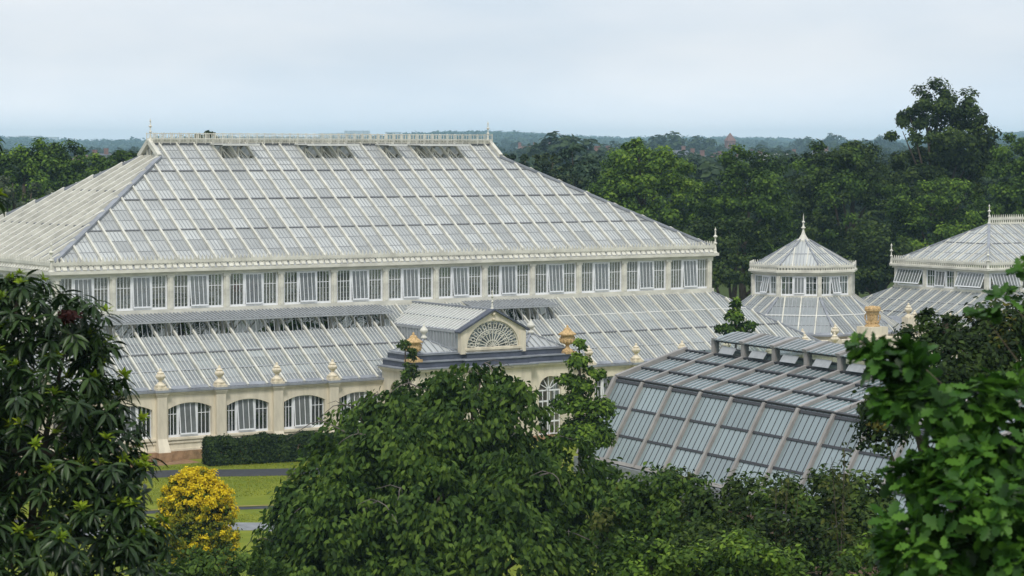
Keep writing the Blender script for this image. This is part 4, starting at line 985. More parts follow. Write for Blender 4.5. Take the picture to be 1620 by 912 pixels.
# ---- trees behind the glasshouses
def back_trees():
    g = 'trees standing behind the glasshouses'
    T = big_tree
    T('broadleaf_tree','bright green rounded tree behind the right end of the large glass roof',1030,222,[(1020,285,222,68,52),(985,262,222,32,28),(1010,243,222,26,20),(1050,258,223,34,26),(1070,296,224,30,34),(975,310,221,34,36),(1040,330,221,60,40),(1000,345,220,45,45),(1070,355,222,34,40)],'fresh',group=g)
    T('broadleaf_tree','dark green upright tree with twin tops left of the octagonal pavilion',1180,214,[(1165,262,214,26,28),(1195,268,215,32,30),(1180,290,214,46,34),(1180,320,213,70,52),(1215,335,215,34,42),(1140,345,213,32,40),(1180,405,212,70,70),(1130,430,213,34,50),(1230,430,214,34,50)],'mid',group=g)
    T('broadleaf_tree','wide dark domed tree behind the octagonal pavilion',1340,226,[(1330,290,226,80,55),(1285,306,226,34,42),(1390,306,227,38,44),(1300,258,226,38,26),(1355,252,226,42,26),(1340,370,224,100,80),(1285,390,224,34,60),(1330,440,222,90,60)],'deep',group=g,mats='mid',frac=.4)
    T('broadleaf_tree','tallest tree, dark and loose crowned, rising above the skyline at the right',1490,232,[(1487,170,232,40,34),(1460,165,232,22,22),(1520,172,232,28,26),(1428,208,232,24,22),(1552,220,232,30,26),(1540,190,232,24,20),(1440,185,232,18,16),(1570,255,233,30,30),(1490,215,232,52,42),(1520,250,233,50,38),(1450,262,232,40,30),(1555,262,233,24,30),(1480,300,231,70,40)],'deep',dens=4.0,per=165,rc=.9,group=g)
    T('broadleaf_tree','lower mid green bushy tree in front of the tallest tree, behind the far glasshouse',1490,219,[(1490,325,219,60,36),(1450,345,219,38,34),(1530,350,219,46,40),(1490,390,218,75,40),(1560,385,219,40,45)],'mid',group=g,mats='fresh',frac=.25)
    T('broadleaf_tree','dark tree at the right edge beyond the far glasshouse roof',1605,224,[(1605,250,224,34,38),(1640,270,224,40,50),(1600,310,223,40,50),(1650,340,223,50,60),(1590,350,222,40,40)],'mid',group=g)
    T('broadleaf_tree','dark green tree filling the gap between the pavilion and far glasshouse',1385,214,[(1385,400,214,50,40),(1420,430,214,45,40),(1370,455,213,45,40)],'deep',group=g)
    T('broadleaf_tree','dark leafy tree behind the corner of the large glasshouse clerestory',1150,206,[(1150,430,206,55,50),(1170,375,207,40,40),(1110,400,207,40,40)],'deep',group=g)
    T('conifer','blue green conifer with a pointed top beside the flat topped cedar',915,232,[(905,240,232,18,16),(900,265,232,32,22),(925,275,232,30,26),(915,310,231,44,30),(935,330,231,36,40)],'blue',dens=3,per=80,leaf=.34,flat=.5,group=g)
    T('cedar','dark flat topped cedar in layered shelves behind the right roof hip',850,222,[(830,248,222,46,5),(875,258,223,50,6),(835,270,222,48,7),(890,283,223,50,7),(850,295,222,52,8),(905,310,223,50,8),(870,322,222,55,10),(925,345,223,50,10),(880,290,224,40,30),(900,350,222,55,26)],'cedar',dens=3.4,per=80,leaf=.34,rc=.7,flat=.35,up=.9,group=g,zmin=-.9)
    T('broadleaf_tree','bushy green tree at the left, tallest of those beyond the left roof hip',35,225,[(40,250,225,30,26),(20,275,225,36,30),(65,280,225,34,30),(35,310,224,50,36),(-25,290,225,40,40)],'mid',group=g,mats='fresh',frac=.3)
    T('broadleaf_tree','rounded dark tree near the left roof hip, right of the tallest left tree',108,228,[(108,252,228,28,24),(90,275,228,34,28),(128,280,228,28,30),(110,312,227,45,34)],'mid',group=g)
    T('broadleaf_tree','lower leafy tree touching the left roof hip below the ridge end',180,236,[(190,252,236,26,14),(165,268,236,30,20),(210,262,236,22,18),(185,285,235,46,26)],'mid',group=g,mats='fresh',frac=.3)
    T('cedar','grey green drooping cedar low at the left edge behind the roof end',30,206,[(20,290,206,34,10),(50,305,206,36,10),(10,318,206,38,12),(45,330,206,30,12),(-20,305,206,40,26),(5,340,205,40,20)],'grey',dens=3,per=80,leaf=.36,flat=.4,up=.9,group=g,zmin=-.8)
    T('broadleaf_tree','small green treetop showing just over the ridge cresting of the large roof',325,236,[(332,215,236,10,7),(310,222,236,20,8),(350,226,236,22,8),(325,250,236,40,22)],'deep',dens=4,per=70,rc=.6,leaf=.34,group=g)
    # woodland filling between them, farther back; deep leaves stand in for shaded gaps
    for i, (px, D, py, m) in enumerate(((960,262,262,'mid'),(1110,255,322,'deep'),(1255,258,322,'deep'),(1420,262,318,'deep'),(1560,255,300,'mid'),(80,262,285,'mid'),(-30,262,270,'mid'),(150,268,275,'deep'),(1660,262,262,'mid'))):
        T('broadleaf_tree',['tree half hidden between the bright tree and the conifer behind the right hip','tree between the bright green tree and the twin topped tree','dark tree between the twin topped tree and the wide domed tree','tree glimpsed left of the tallest tree','tree glimpsed right of the tallest tree','tree glimpsed behind the two left trees','tree at the far left edge behind the roof','dark tree just left of the ridge end','tree beyond the right edge of the far glasshouse'][i],px,D,[(px,py+25,D,44,30),(px-30,py+50,D,40,36),(px+32,py+48,D,40,36),(px,py+90,D,70,50)],m,dens=1.6,per=70,leaf=.5,group=g)
back_trees()

# ---- foreground plants
def weeping_tree():
    D = 78; b = W(700,500,D); b.z = 0
    t = empty('weeping_cherry', b, 'large drooping cherry tree in the middle foreground with bare grey arching twigs', 'tree')
    sp = [(760,600,D,62,36),(700,615,D,45,36),(820,628,D-1,42,42),(640,645,D,58,34),(570,655,D,42,28),(545,690,D-1,40,26),(745,660,D-1,85,45),(640,705,D-2,95,50),(545,750,D-2,66,46),(487,800,D-3,56,56),(462,870,D-3,52,56),(560,820,D-5,95,70),(690,790,D-5,95,65),(820,760,D-4,95,60),(890,730,D-3,70,44),(930,790,D-3,70,60),(800,860,D-6,110,70),(660,890,D-6,110,70),(520,900,D-5,100,60),(930,870,D-4,80,70),(970,830,D-3,45,60),(830,690,D-1,40,36)]
    sp = [(a, c+6, d, e*(.78 if a > 780 and c < 740 else .9), f*.88) for a, c, d, e, f in sp]+[(690,690,D+2,80,50),(770,740,D+2,80,50),(600,770,D,90,60),(720,830,D-2,110,60),(860,820,D,90,60),(520,830,D-1,66,56)]
    lob = loc_lobes(sp, b)
    C, O, S = clump_points(lob, 56, -.5, .15, rough=1.7)
    # shoots hang: every clump is a small drooping spray of leaves
    n = len(C); per = 34; idx = np.repeat(np.arange(n), per)
    h = O.copy(); h[:,2] = 0; h = unit(h+RNG.normal(size=h.shape)*.35*np.array([1,1,0]))
    ln = RNG.uniform(.4,1.25,n)
    s = np.tile(np.linspace(.05,1,per), n) + RNG.normal(size=n*per)*.04
    out = h[idx]*(s*(1-.35*s)*ln[idx]*.85)[:,None]; out[:,2] += (.12*s - .75*s*s)*ln[idx]
    pos = C[idx]+out+RNG.normal(size=(n*per,3))*np.array([.13,.13,.10])
    d = h[idx]*.55 + RNG.normal(size=(n*per,3))*.45; d[:,2] -= .75; d = unit(d)
    nr = unit(O[idx]*.6+np.array([0,0,.5])+RNG.normal(size=d.shape)*.45)
    a = leaf_arrays(pos, d, nr, RNG.uniform(.17,.30,n*per), OVAL, .95)
    leaf_object('crown', [(*a,0)], G['cherry'], t)
    trunk_mesh(.38, (0.2,0,8.5), [(random.uniform(.3,.9), c, .13) for c, r in lob], t)
    for k in range(30):                        # bare arching twigs standing clear of the leaves
        c, r = lob[k % len(lob)]; c = Vector(c); q = rdir(1,.15)[0]; p = c+Vector(q*np.array(r))*random.uniform(.85,1.0)
        e = Vector((q[0]+random.uniform(-.5,.5), q[1]+random.uniform(-.5,.5), 0)).normalized(); ln_ = random.uniform(.9,2.0)
        m = MB(); pts = [p+e*ln_*s+Vector((0,0,ln_*(.55*s-.9*s*s)))+Vector((random.uniform(-.05,.05),random.uniform(-.05,.05),random.uniform(-.05,.05))) for s in (-.15,.1,.3,.5,.7,.9)]
        m.tube(pts, [.026,.024,.02,.016,.011,.006], 5)
        s = pts[2]; m.tube([s, s+Vector((e.y,-e.x,.3))*.3, s+Vector((e.y,-e.x,-.05))*.75], [.014,.011,.005], 4)
        m.build('twig', M['twig'], t)
weeping_tree()
def chestnut():
    D = 28; b = W(20,500,D); b.z = 0
    t = empty('chestnut_tree', b, 'dark long leaved tree with yellow green shoot tips filling the left foreground', 'tree')
    sp = [(30,520,D,90,85),(110,520,D-.4,70,60),(165,545,D-.2,45,38),(60,620,D-.5,125,80),(150,610,D-.3,55,38),(165,670,D-.4,52,52),(60,730,D-.6,150,90),(160,760,D-.8,75,60),(90,840,D-.9,150,80),(190,830,D-.9,62,55),(215,880,D-1,60,50),(20,900,D-1,140,70),(30,450,D,55,22),(-60,650,D,110,160),(-70,820,D-.6,110,140),(-55,470,D,70,60),(-75,320,D+.3,62,95),(-60,230,D+.3,42,50)]
    lob = loc_lobes(sp, b); C, O, S = clump_points(lob, 175, -.6, .25, rough=1.2)
    n = len(C); per = 12; idx = np.repeat(np.arange(n), per); ang = np.tile(np.arange(per)*2.399, n)+RNG.random(n*per)*.6
    ax = unit(O*.45+np.array([0,0,1.0])+RNG.normal(size=O.shape)*.3)
    u = unit(np.cross(ax, RNG.normal(size=ax.shape))); v = np.cross(ax, u)
    rad = u[idx]*np.cos(ang)[:,None]+v[idx]*np.sin(ang)[:,None]; lv = np.tile(np.linspace(0,1,per), n)
    d = unit(rad*1.0+ax[idx]*(.55-.75*lv)[:,None]+np.array([0,0,-.55])); pos = C[idx]-ax[idx]*(lv*.07)[:,None]
    nr = unit(ax[idx]+rad*.25+RNG.normal(size=rad.shape)*.15)
    a = leaf_arrays(pos, d, nr, RNG.uniform(.14,.27,n*per), LANCE, .80)
    leaf_object('crown', [(*a,0)], G['gloss'], t)
    sel = np.where((O[:,2] > -.05) & (RNG.random(n) < .33))[0]; per = 14; idx = np.repeat(sel, per); k = len(idx); ang = np.tile(np.arange(per)*2.399, len(sel))
    rad = u[idx]*np.cos(ang)[:,None]+v[idx]*np.sin(ang)[:,None]; lv = np.tile(np.linspace(0,1,per), len(sel))
    d = unit(rad*(.35+.75*lv)[:,None]+ax[idx]*(.9-.6*lv)[:,None]+np.array([0,0,-.12]))
    a = leaf_arrays(C[idx]+ax[idx]*.015, d, unit(ax[idx]+RNG.normal(size=rad.shape)*.2), RNG.uniform(.05,.14,k), LANCE, 1.2)
    tag(leaf_object('new_shoots', [(*a,0)], G['shoot'], t), 'pale yellow green young shoots at the branch tips')
    p = W(108,497,D-.9)-b; c = np.array([p])+RNG.normal(size=(9,3))*.025
    a = fill_clumps(c, np.tile([0,0,-1.],(9,1)), np.full(9,.04), 16, .10, droop=.8, tpl=LANCE, wid=1.3)
    tag(leaf_object('dead_leaves', [(*a,0)], mat('withered leaves', (.035,.008,.006), .7, .2, .4, 8), t), 'small cluster of dark red withered leaves')
    trunk_mesh(.28, (-.2,.2,15.5), [(random.uniform(.75,.98), c, .07) for c, r in lob], t)
    return t
chestnut()
def oak():
    D = 15; b = W(1990,500,D+.5); b.z = 0
    t = empty('oak_tree', b, 'near oak with big lobed leaves reaching in from the right foreground, out of focus', 'tree')
    sp = [(1362,552,D+.3,16,13),(1385,565,D+.3,22,14),(1420,575,D+.2,38,28),(1465,585,D,20,22),(1430,625,D+.1,36,22),(1480,655,D,66,40),(1545,655,D-.1,70,46),(1400,640,D+.1,24,16),(1620,600,D,26,30),(1622,430,D+.4,18,26),(1590,470,D+.3,26,18),(1560,505,D+.3,18,8),(1520,740,D-.2,80,50),(1610,720,D-.3,70,70),(1560,820,D-.4,120,65),(1440,845,D-.3,40,40),(1480,890,D-.4,90,45),(1620,880,D-.5,100,60),(1440,760,D-.2,34,26),(1730,560,D+.2,80,140),(1750,800,D,120,140)]
    lob = loc_lobes(sp, b); C, O, S = clump_points(lob, 1050, -.6, .3, rough=2.6)
    n = len(C); per = 7; idx = np.repeat(np.arange(n), per); k = len(idx)
    ax = unit(O+np.array([0,0,.35])+RNG.normal(size=O.shape)*.4); ang = np.tile(np.arange(per)*2.399, n)
    u = unit(np.cross(ax, RNG.normal(size=ax.shape))); v = np.cross(ax, u)
    rad = u[idx]*np.cos(ang)[:,None]+v[idx]*np.sin(ang)[:,None]
    d = unit(rad+ax[idx]*.35+np.array([0,0,-.12])); nr = unit(ax[idx]*.8+np.array([0,0,.5])+RNG.normal(size=d.shape)*.35)
    a = leaf_arrays(C[idx]+RNG.normal(size=d.shape)*.012, d, nr, RNG.uniform(.07,.15,k), OAK, .90)
    leaf_object('crown', [(*a,0)], G['oak'], t)
    trunk_mesh(.32, (0,0,19), [(random.uniform(.64,.80), c, .014) for c, r in lob], t)
oak()
def leafy(name, label, cat, bx, D, specs, m, leaf, dens, per, rc, tpl=OVAL, wid=1.0, up=.4, stems=0, mats=None, frac=0, droop=.1, tr=.12, flat=.8, zmin=-.5, jit=.7):
    b = W(bx,500,D); b.z = 0; t = empty(name, b, label, cat); lob = loc_lobes(specs, b)
    if name == 'shrub':                     # the shrub's body down to the ground
        for c, r in lob[::2]: lob = lob+[((c[0], c[1], c[2]*.55), (r[0]*1.5, r[1]*1.5, c[2]*.35)), ((c[0], c[1], c[2]*.22), (r[0]*1.4, r[1]*1.4, c[2]*.22))]
    C, O, S = clump_points(lob, dens*1.1, zmin, rough=1.2 if name in ('shrub','small_leaved_tree') else 0); rcs = np.minimum(rc, S*.7)*RNG.uniform(.7,1.3,len(C)); ch = []; ms = [G[m]]
    sel = RNG.random(len(C)) < frac
    if mats: ms.append(G[mats])
    for q, k in ((~sel,0),(sel,1)):
        if q.any(): ch.append((*fill_clumps(C[q],O[q],rcs[q],per,leaf,up=up,flat=flat,droop=droop,tpl=tpl,wid=wid,jit=jit),k if mats else 0))
    leaf_object('foliage', ch, ms, t)
    hi = max(lob, key=lambda l: l[0][2])
    trunk_mesh(tr, (hi[0][0]*.8, hi[0][1]*.8, hi[0][2]), [(random.uniform(.4,.9), c, tr*.4) for c, r in lob], t, name='stem')
    return t
leafy('small_leaved_tree','dark small leaved tree with brownish tips behind the blurred oak, below the far glasshouse','tree',1560,46,[(1480,510,46,30,16),(1450,535,46,30,20),(1530,540,46,60,40),(1590,520,46,50,40),(1500,590,45,75,48),(1590,600,45,80,60),(1440,640,45,60,50),(1400,690,44,34,36),(1420,560,46,20,16),(1640,560,45,60,80),(1390,650,44,22,40)],'yew',.11,90,60,.34,mats='russet',frac=.10,tr=.2)
leafy('shrub','broad dark leaved shrub below the near end of the modern glasshouse','shrub',1250,62,[(1200,790,62,58,36),(1150,820,62,56,40),(1260,800,61,60,40),(1320,800,61,56,48),(1240,860,60,95,48),(1340,870,60,80,60),(1130,880,61,75,50),(1380,800,61,34,44)],'deep',.16,46,54,.40,mats='cherry',frac=.3)
leafy('shrub','fine leaved green shrub right of the weeping cherry below the modern glasshouse','shrub',1040,68,[(1020,780,68,62,38),(1080,785,68,48,34),(1000,830,67,62,50),(1070,850,67,75,60),(1020,900,66,85,40)],'cherry',.17,42,46,.40,mats='olive',frac=.2,droop=.5)
leafy('shrub','yellow green tipped shrub at the bottom edge right of centre','shrub',1110,52,[(1010,890,52,60,32),(1090,895,52,60,30),(1180,900,52,70,36),(1300,905,52,75,36),(1390,890,52,40,40)],'cherry',.13,60,52,.34,mats='fresh',frac=.3)
leafy('young_tree','thin upright young tree with fan leaves in front of the right entrance urn','tree',918,104,[(916,548,104,7,14),(916,575,104,15,16),(940,592,104,15,8),(893,602,104,17,8),(920,612,104,19,16),(905,640,104,27,18),(943,650,104,26,18),(925,690,104,42,28)],'fresh',.20,90,30,.34,mats='mid',frac=.45,tr=.1,flat=.7)
leafy('young_tree','sapling tip with sideways branches showing above the modern glasshouse roof','tree',1164,149,[(1165,484,149,5,10),(1162,503,149,10,12),(1147,520,149,15,5),(1183,516,149,14,4),(1166,530,149,20,9)],'mid',.28,70,30,.34,mats='fresh',frac=.25,tr=.12,flat=.7)
leafy('conifer','narrow conifer sprig in front of the left entrance urn','tree',645,112,[(640,550,112,10,9),(655,562,112,7,9),(646,590,112,14,16),(640,640,112,20,40)],'cherry',.18,70,30,.26,mats='deep',frac=.5,tr=.08)
def golden():
    b = W(308,500,100); b.z = 0
    t = empty('golden_shrub', b, 'bright golden yellow topped conical shrub on the lawn at lower left', 'shrub')
    lob = loc_lobes([(308,768,100,34,26),(283,790,100,28,24),(335,790,100,30,26),(310,800,100,48,40),(298,757,100,13,12),(322,760,100,13,12),(352,812,100,18,24),(268,820,100,20,26),(305,845,100,60,46),(268,862,100,28,32),(347,852,100,28,36),(305,905,100,64,50),(280,760,100,9,10),(340,770,100,10,10)], b)
    C, O, S = clump_points(lob, 120, -.5, .04); C = C+RNG.normal(size=C.shape)*.05
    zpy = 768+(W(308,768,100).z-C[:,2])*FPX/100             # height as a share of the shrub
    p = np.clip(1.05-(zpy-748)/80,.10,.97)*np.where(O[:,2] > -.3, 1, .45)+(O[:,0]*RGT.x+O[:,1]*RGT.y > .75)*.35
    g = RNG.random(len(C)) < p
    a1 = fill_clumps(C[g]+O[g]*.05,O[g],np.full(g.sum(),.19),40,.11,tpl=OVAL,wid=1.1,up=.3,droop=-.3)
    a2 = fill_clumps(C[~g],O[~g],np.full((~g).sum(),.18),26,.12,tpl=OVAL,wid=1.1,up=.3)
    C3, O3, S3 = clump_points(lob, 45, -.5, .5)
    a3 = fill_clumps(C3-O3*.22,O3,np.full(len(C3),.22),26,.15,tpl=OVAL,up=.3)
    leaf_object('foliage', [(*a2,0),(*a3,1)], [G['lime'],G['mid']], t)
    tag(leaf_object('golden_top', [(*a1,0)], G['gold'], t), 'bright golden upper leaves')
    trunk_mesh(.12, (0,0,3.2), [(.6, c, .04) for c, r in lob[8:11]], t, name='stem')
golden()
leafy('shrub','low green shrub at the foot of the golden shrub, bottom left','shrub',290,72,[(270,905,72,50,26),(330,905,72,50,30),(375,895,72,24,24)],'cherry',.16,50,44,.35,droop=.4)
def sparse(px, D, y0, y1, n, label):
    b = W(px,500,D); b.z = 0; t = empty('spindly_plant', b, label, 'plant', 'thin plants rising before the modern glasshouse'); m = MB(); P_ = []
    for k in range(n):
        e = W(px+random.uniform(-38,38), random.uniform(y0,y0+(y1-y0)*.6), D+random.uniform(-.6,.6))-b; s = Vector((random.uniform(-.2,.2),random.uniform(-.2,.2),e.z*.45))
        q = [Vector((0,0,0)).lerp(s,.5), s, s.lerp(e,.4)+Vector((0,0,.1)), s.lerp(e,.75), e]; m.tube(q, [.022,.018,.013,.009,.005], 5)
        for i in range(30):
            f = random.uniform(.2,1); P_.append(s.lerp(e,f)+Vector((random.gauss(0,.12),random.gauss(0,.12),random.gauss(0,.08))))
    m.build('stem', M['bark'], t)
    C = np.array([tuple(p) for p in P_]); a = fill_clumps(C, rdir(len(C),-.5), np.full(len(C),.12), 5, .13, tpl=OVAL, droop=.2)
    leaf_object('foliage', [(*a,0)], G['olive'], t)
sparse(1335,58,680,800,4,'taller spindly plant with few leaves against the right part of the blue glazing')
sparse(1235,60,725,830,5,'shorter wispy plant against the lower blue glazing near the dark shrub')
sparse(1290,60,760,840,4,'lowest wispy plant between the two other thin plants by the blue glazing')
def hedge():
    a, b = Vector((5.4,-9.9,0)), Vector((19.0,-12.2,0)); t = empty('hedge', a, 'clipped dark green hedge along the front of the large glasshouse', 'hedge')
    d = (b-a).normalized(); n = Vector((-d.y,d.x,0)); L = (b-a).length; C = []; O = []
    for i in range(3600):
        s = random.uniform(0,L); w = random.uniform(-.65,.65); z = random.uniform(.1,1.5); f = random.random()
        if f < .4: w = -.62-.07*math.sin(s*2.9+z*3)-.05*math.sin(s*7); o = -n
        elif f < .8: z = 1.42+.10*math.sin(s*2.3)+.09*math.sin(s*5.1+w*4)+.05*math.sin(s*11); o = UP3
        elif f < .86: s = 0; o = -d
        else: o = UP3
        C.append(tuple(d*s+n*w+UP3*z)); O.append(tuple(o))
    q = fill_clumps(np.array(C),np.array(O),np.full(len(C),.22),22,.14,tpl=OVAL,up=.3)
    leaf_object('foliage', [(*q,0)], G['yew'], t)
    m = MB()
    for s in frange(.3, L, .7): m.tube([d*s, d*s+UP3*.6, d*s+UP3*1.2+n*.1], [.04,.03,.01], 5)
    m.build('stem', M['bark'], t)
hedge()
def inside_plants():
    def proto(kind):
        t = empty('indoor_palm' if kind else 'darkening_shrub', (0,0,0), 'x', 'plant')
        if kind:
            m = MB(); m.tube([(0,0,0),(.1,.05,2.5),(.05,.1,5.2)], [.2,.16,.13], 8); m.build('trunk', M['bark'], t)
            n = 26; ps = []; ds = []; ns = []
            for k in range(n):
                a = k*2.399; el = random.uniform(-.2,1.0); h = Vector((math.cos(a),math.sin(a),0)); p = Vector((.05,.1,5.2))
                for s in np.linspace(.1,1,22):
                    c = p+h*(2.2*s*math.cos(el))+UP3*(2.2*s*math.sin(el)-1.3*s*s); sd = Vector((-h.y,h.x,0))
                    for g in (-1,1): ps.append(tuple(c)); ds.append(tuple(sd*g+h*.5-UP3*.35)); ns.append((0,0,1))
            a = leaf_arrays(np.array(ps),np.array(ds),np.array(ns)+RNG.normal(size=(len(ps),3))*.2,np.full(len(ps),.55),LANCE,.7)
            leaf_object('fronds',[(*a,0)],G['mid'],t)
        else:
            C, O, S = clump_points([((0,0,1.5),(1.5,1.2,1.3)),((.9,.3,2.4),(.9,.9,.9)),((-.8,-.2,2.0),(1,.9,.8))], 9, -.6)
            a = fill_clumps(C,O,np.full(len(C),.42),40,.3,tpl=OVAL); leaf_object('foliage',[(*a,0)],G['deep'],t)
            trunk_mesh(.08,(0,0,1.8),[(.6,(.8,.2,2.2),.03),(.6,(-.8,-.2,1.9),.03)],t,name='stem')
        return t
    s0 = None; k = 0
    for i in range(13):  # shrub row added so the front windows look dark inside
        if i in (5,6,7): continue
        x = (i+.5)*P; loc = (x+random.uniform(-.4,.4), YF+2.0+random.uniform(-.2,.3), .05)
        if s0 is None: s0 = proto(0); o = s0; o.location = loc
        else: o = copy_tree(s0, None, loc, random.uniform(0,6), (random.uniform(.8,1.15),)*3)
        o['label'] = 'dark green shrub added inside the arched front windows to darken them'; o['group'] = 'shrubs added to darken the front windows'
    p0 = None
    for x, y, s in ((8,4,1.0),(14,11,1.5),(20,7,1.2),(26,13,1.7),(33,6,1.3),(39,12,1.5),(44,5,1.1),(30,-2.5,.8),(34,-3,.75),(16,-2.6,.8),(5,-2.7,.75),(11,-3.0,.7)):
        if p0 is None: p0 = proto(1); o = p0; o.location = (x,y,.05)
        else: o = copy_tree(p0, None, (x,y,.05), random.uniform(0,6), (s,)*3)
        o['label'] = 'tall green palm growing inside the large glasshouse'; o['group'] = 'palms inside the large glasshouse'
inside_plants()

# ================================================================== people on the gallery
def person(loc, rz, label, top, legs, arm=0):
    t = empty('person', loc, label, 'person', rz=rz)
    J = {'pel':(0,0,.95,.15),'wai':(0,0,1.10,.135),'che':(0,.01,1.32,.165),'nek':(0,.0,1.50,.06),'hea':(0,-.02,1.62,.098),'top':(0,-.01,1.70,.085)}
    E_ = [('pel','wai'),('wai','che'),('che','nek'),('nek','hea'),('hea','top')]
    for s, q in ((1,'l'),(-1,'r')):
        J.update({'hp'+q:(s*.10,0,.90,.11),'kn'+q:(s*.11,-.02,.50,.075),'an'+q:(s*.12,.02,.09,.05),'to'+q:(s*.13,-.13,.035,.042),'sh'+q:(s*.19,.01,1.42,.065),'el'+q:(s*.25,.03-.06*arm,1.14,.047),'wr'+q:(s*.22,-.08-.16*arm,.92+.12*arm,.035),'ha'+q:(s*.21,-.13-.18*arm,.86+.14*arm,.034)})
        E_ += [('pel','hp'+q),('hp'+q,'kn'+q),('kn'+q,'an'+q),('an'+q,'to'+q),('che','sh'+q),('sh'+q,'el'+q),('el'+q,'wr'+q),('wr'+q,'ha'+q)]
        for i in range(5):
            f = 'f%d%s' % (i,q); a = (s*(.21+(i-2)*.017), -.17-.18*arm-(.02 if 0 < i < 4 else 0), .79+.14*arm+(.04 if i == 0 else 0), .0095)
            J[f] = a; E_.append(('ha'+q, f))
    def skin(name, keys, edges, grow, m, parent):
        ks = [k for k in J if k in keys]; ix = {k:i for i,k in enumerate(ks)}
        me = bpy.data.meshes.new(name); me.from_pydata([J[k][:3] for k in ks], [(ix[a],ix[b]) for a,b in edges if a in ix and b in ix], [])
        o = bpy.data.objects.new(name, me); COL.objects.link(o); o.parent = parent
        md = o.modifiers.new('skin','SKIN'); sv = me.skin_vertices[0].data
        for k in ks: sv[ix[k]].radius = (J[k][3]+grow,)*2
        sv[0].use_root = True
        sb = o.modifiers.new('sub','SUBSURF'); sb.levels = 1; sb.render_levels = 1
        me.materials.append(m); return o
    sk = mat('skin', (.48,.28,.20), .6, .3)
    body = skin('body', set(J), E_, 0, sk, t)
    skin('jacket', {'pel','wai','che','shl','shr','ell','elr','wrl','wrr'}, E_, .022, mat('jacket cloth', top, .85, .15, .2, 20), body)
    skin('trousers', {'pel','hpl','hpr','knl','knr','anl','anr'}, E_, .02, mat('trouser cloth', legs, .9, .1, .2, 20), body)
    h = MB(); h.lathe((0,.015,1.60), [(.0,.0),(.105,.02),(.112,.08),(.095,.15),(.05,.19),(0,.2)], 14); h.build('hair', mat('dark hair', (.015,.012,.010), .6, .3, .2, 30), body, smooth=True)
    f = MB()
    f.lathe((0,-.112,1.60), [(0,0),(.016,.012),(.010,.04),(0,.05)], 8)
    f.build('face', sk, body)
person((12.95,1.1,ZS-.14), R(10), 'visitor with dark hair in a dark red jacket standing behind the clerestory windows', (.20,.012,.018), (.03,.03,.04), 1)
person((14.3,1.35,ZS-.14), R(-30), 'visitor in dark clothes behind the clerestory glass, right of the one in red', (.02,.022,.025), (.025,.025,.03), 0)

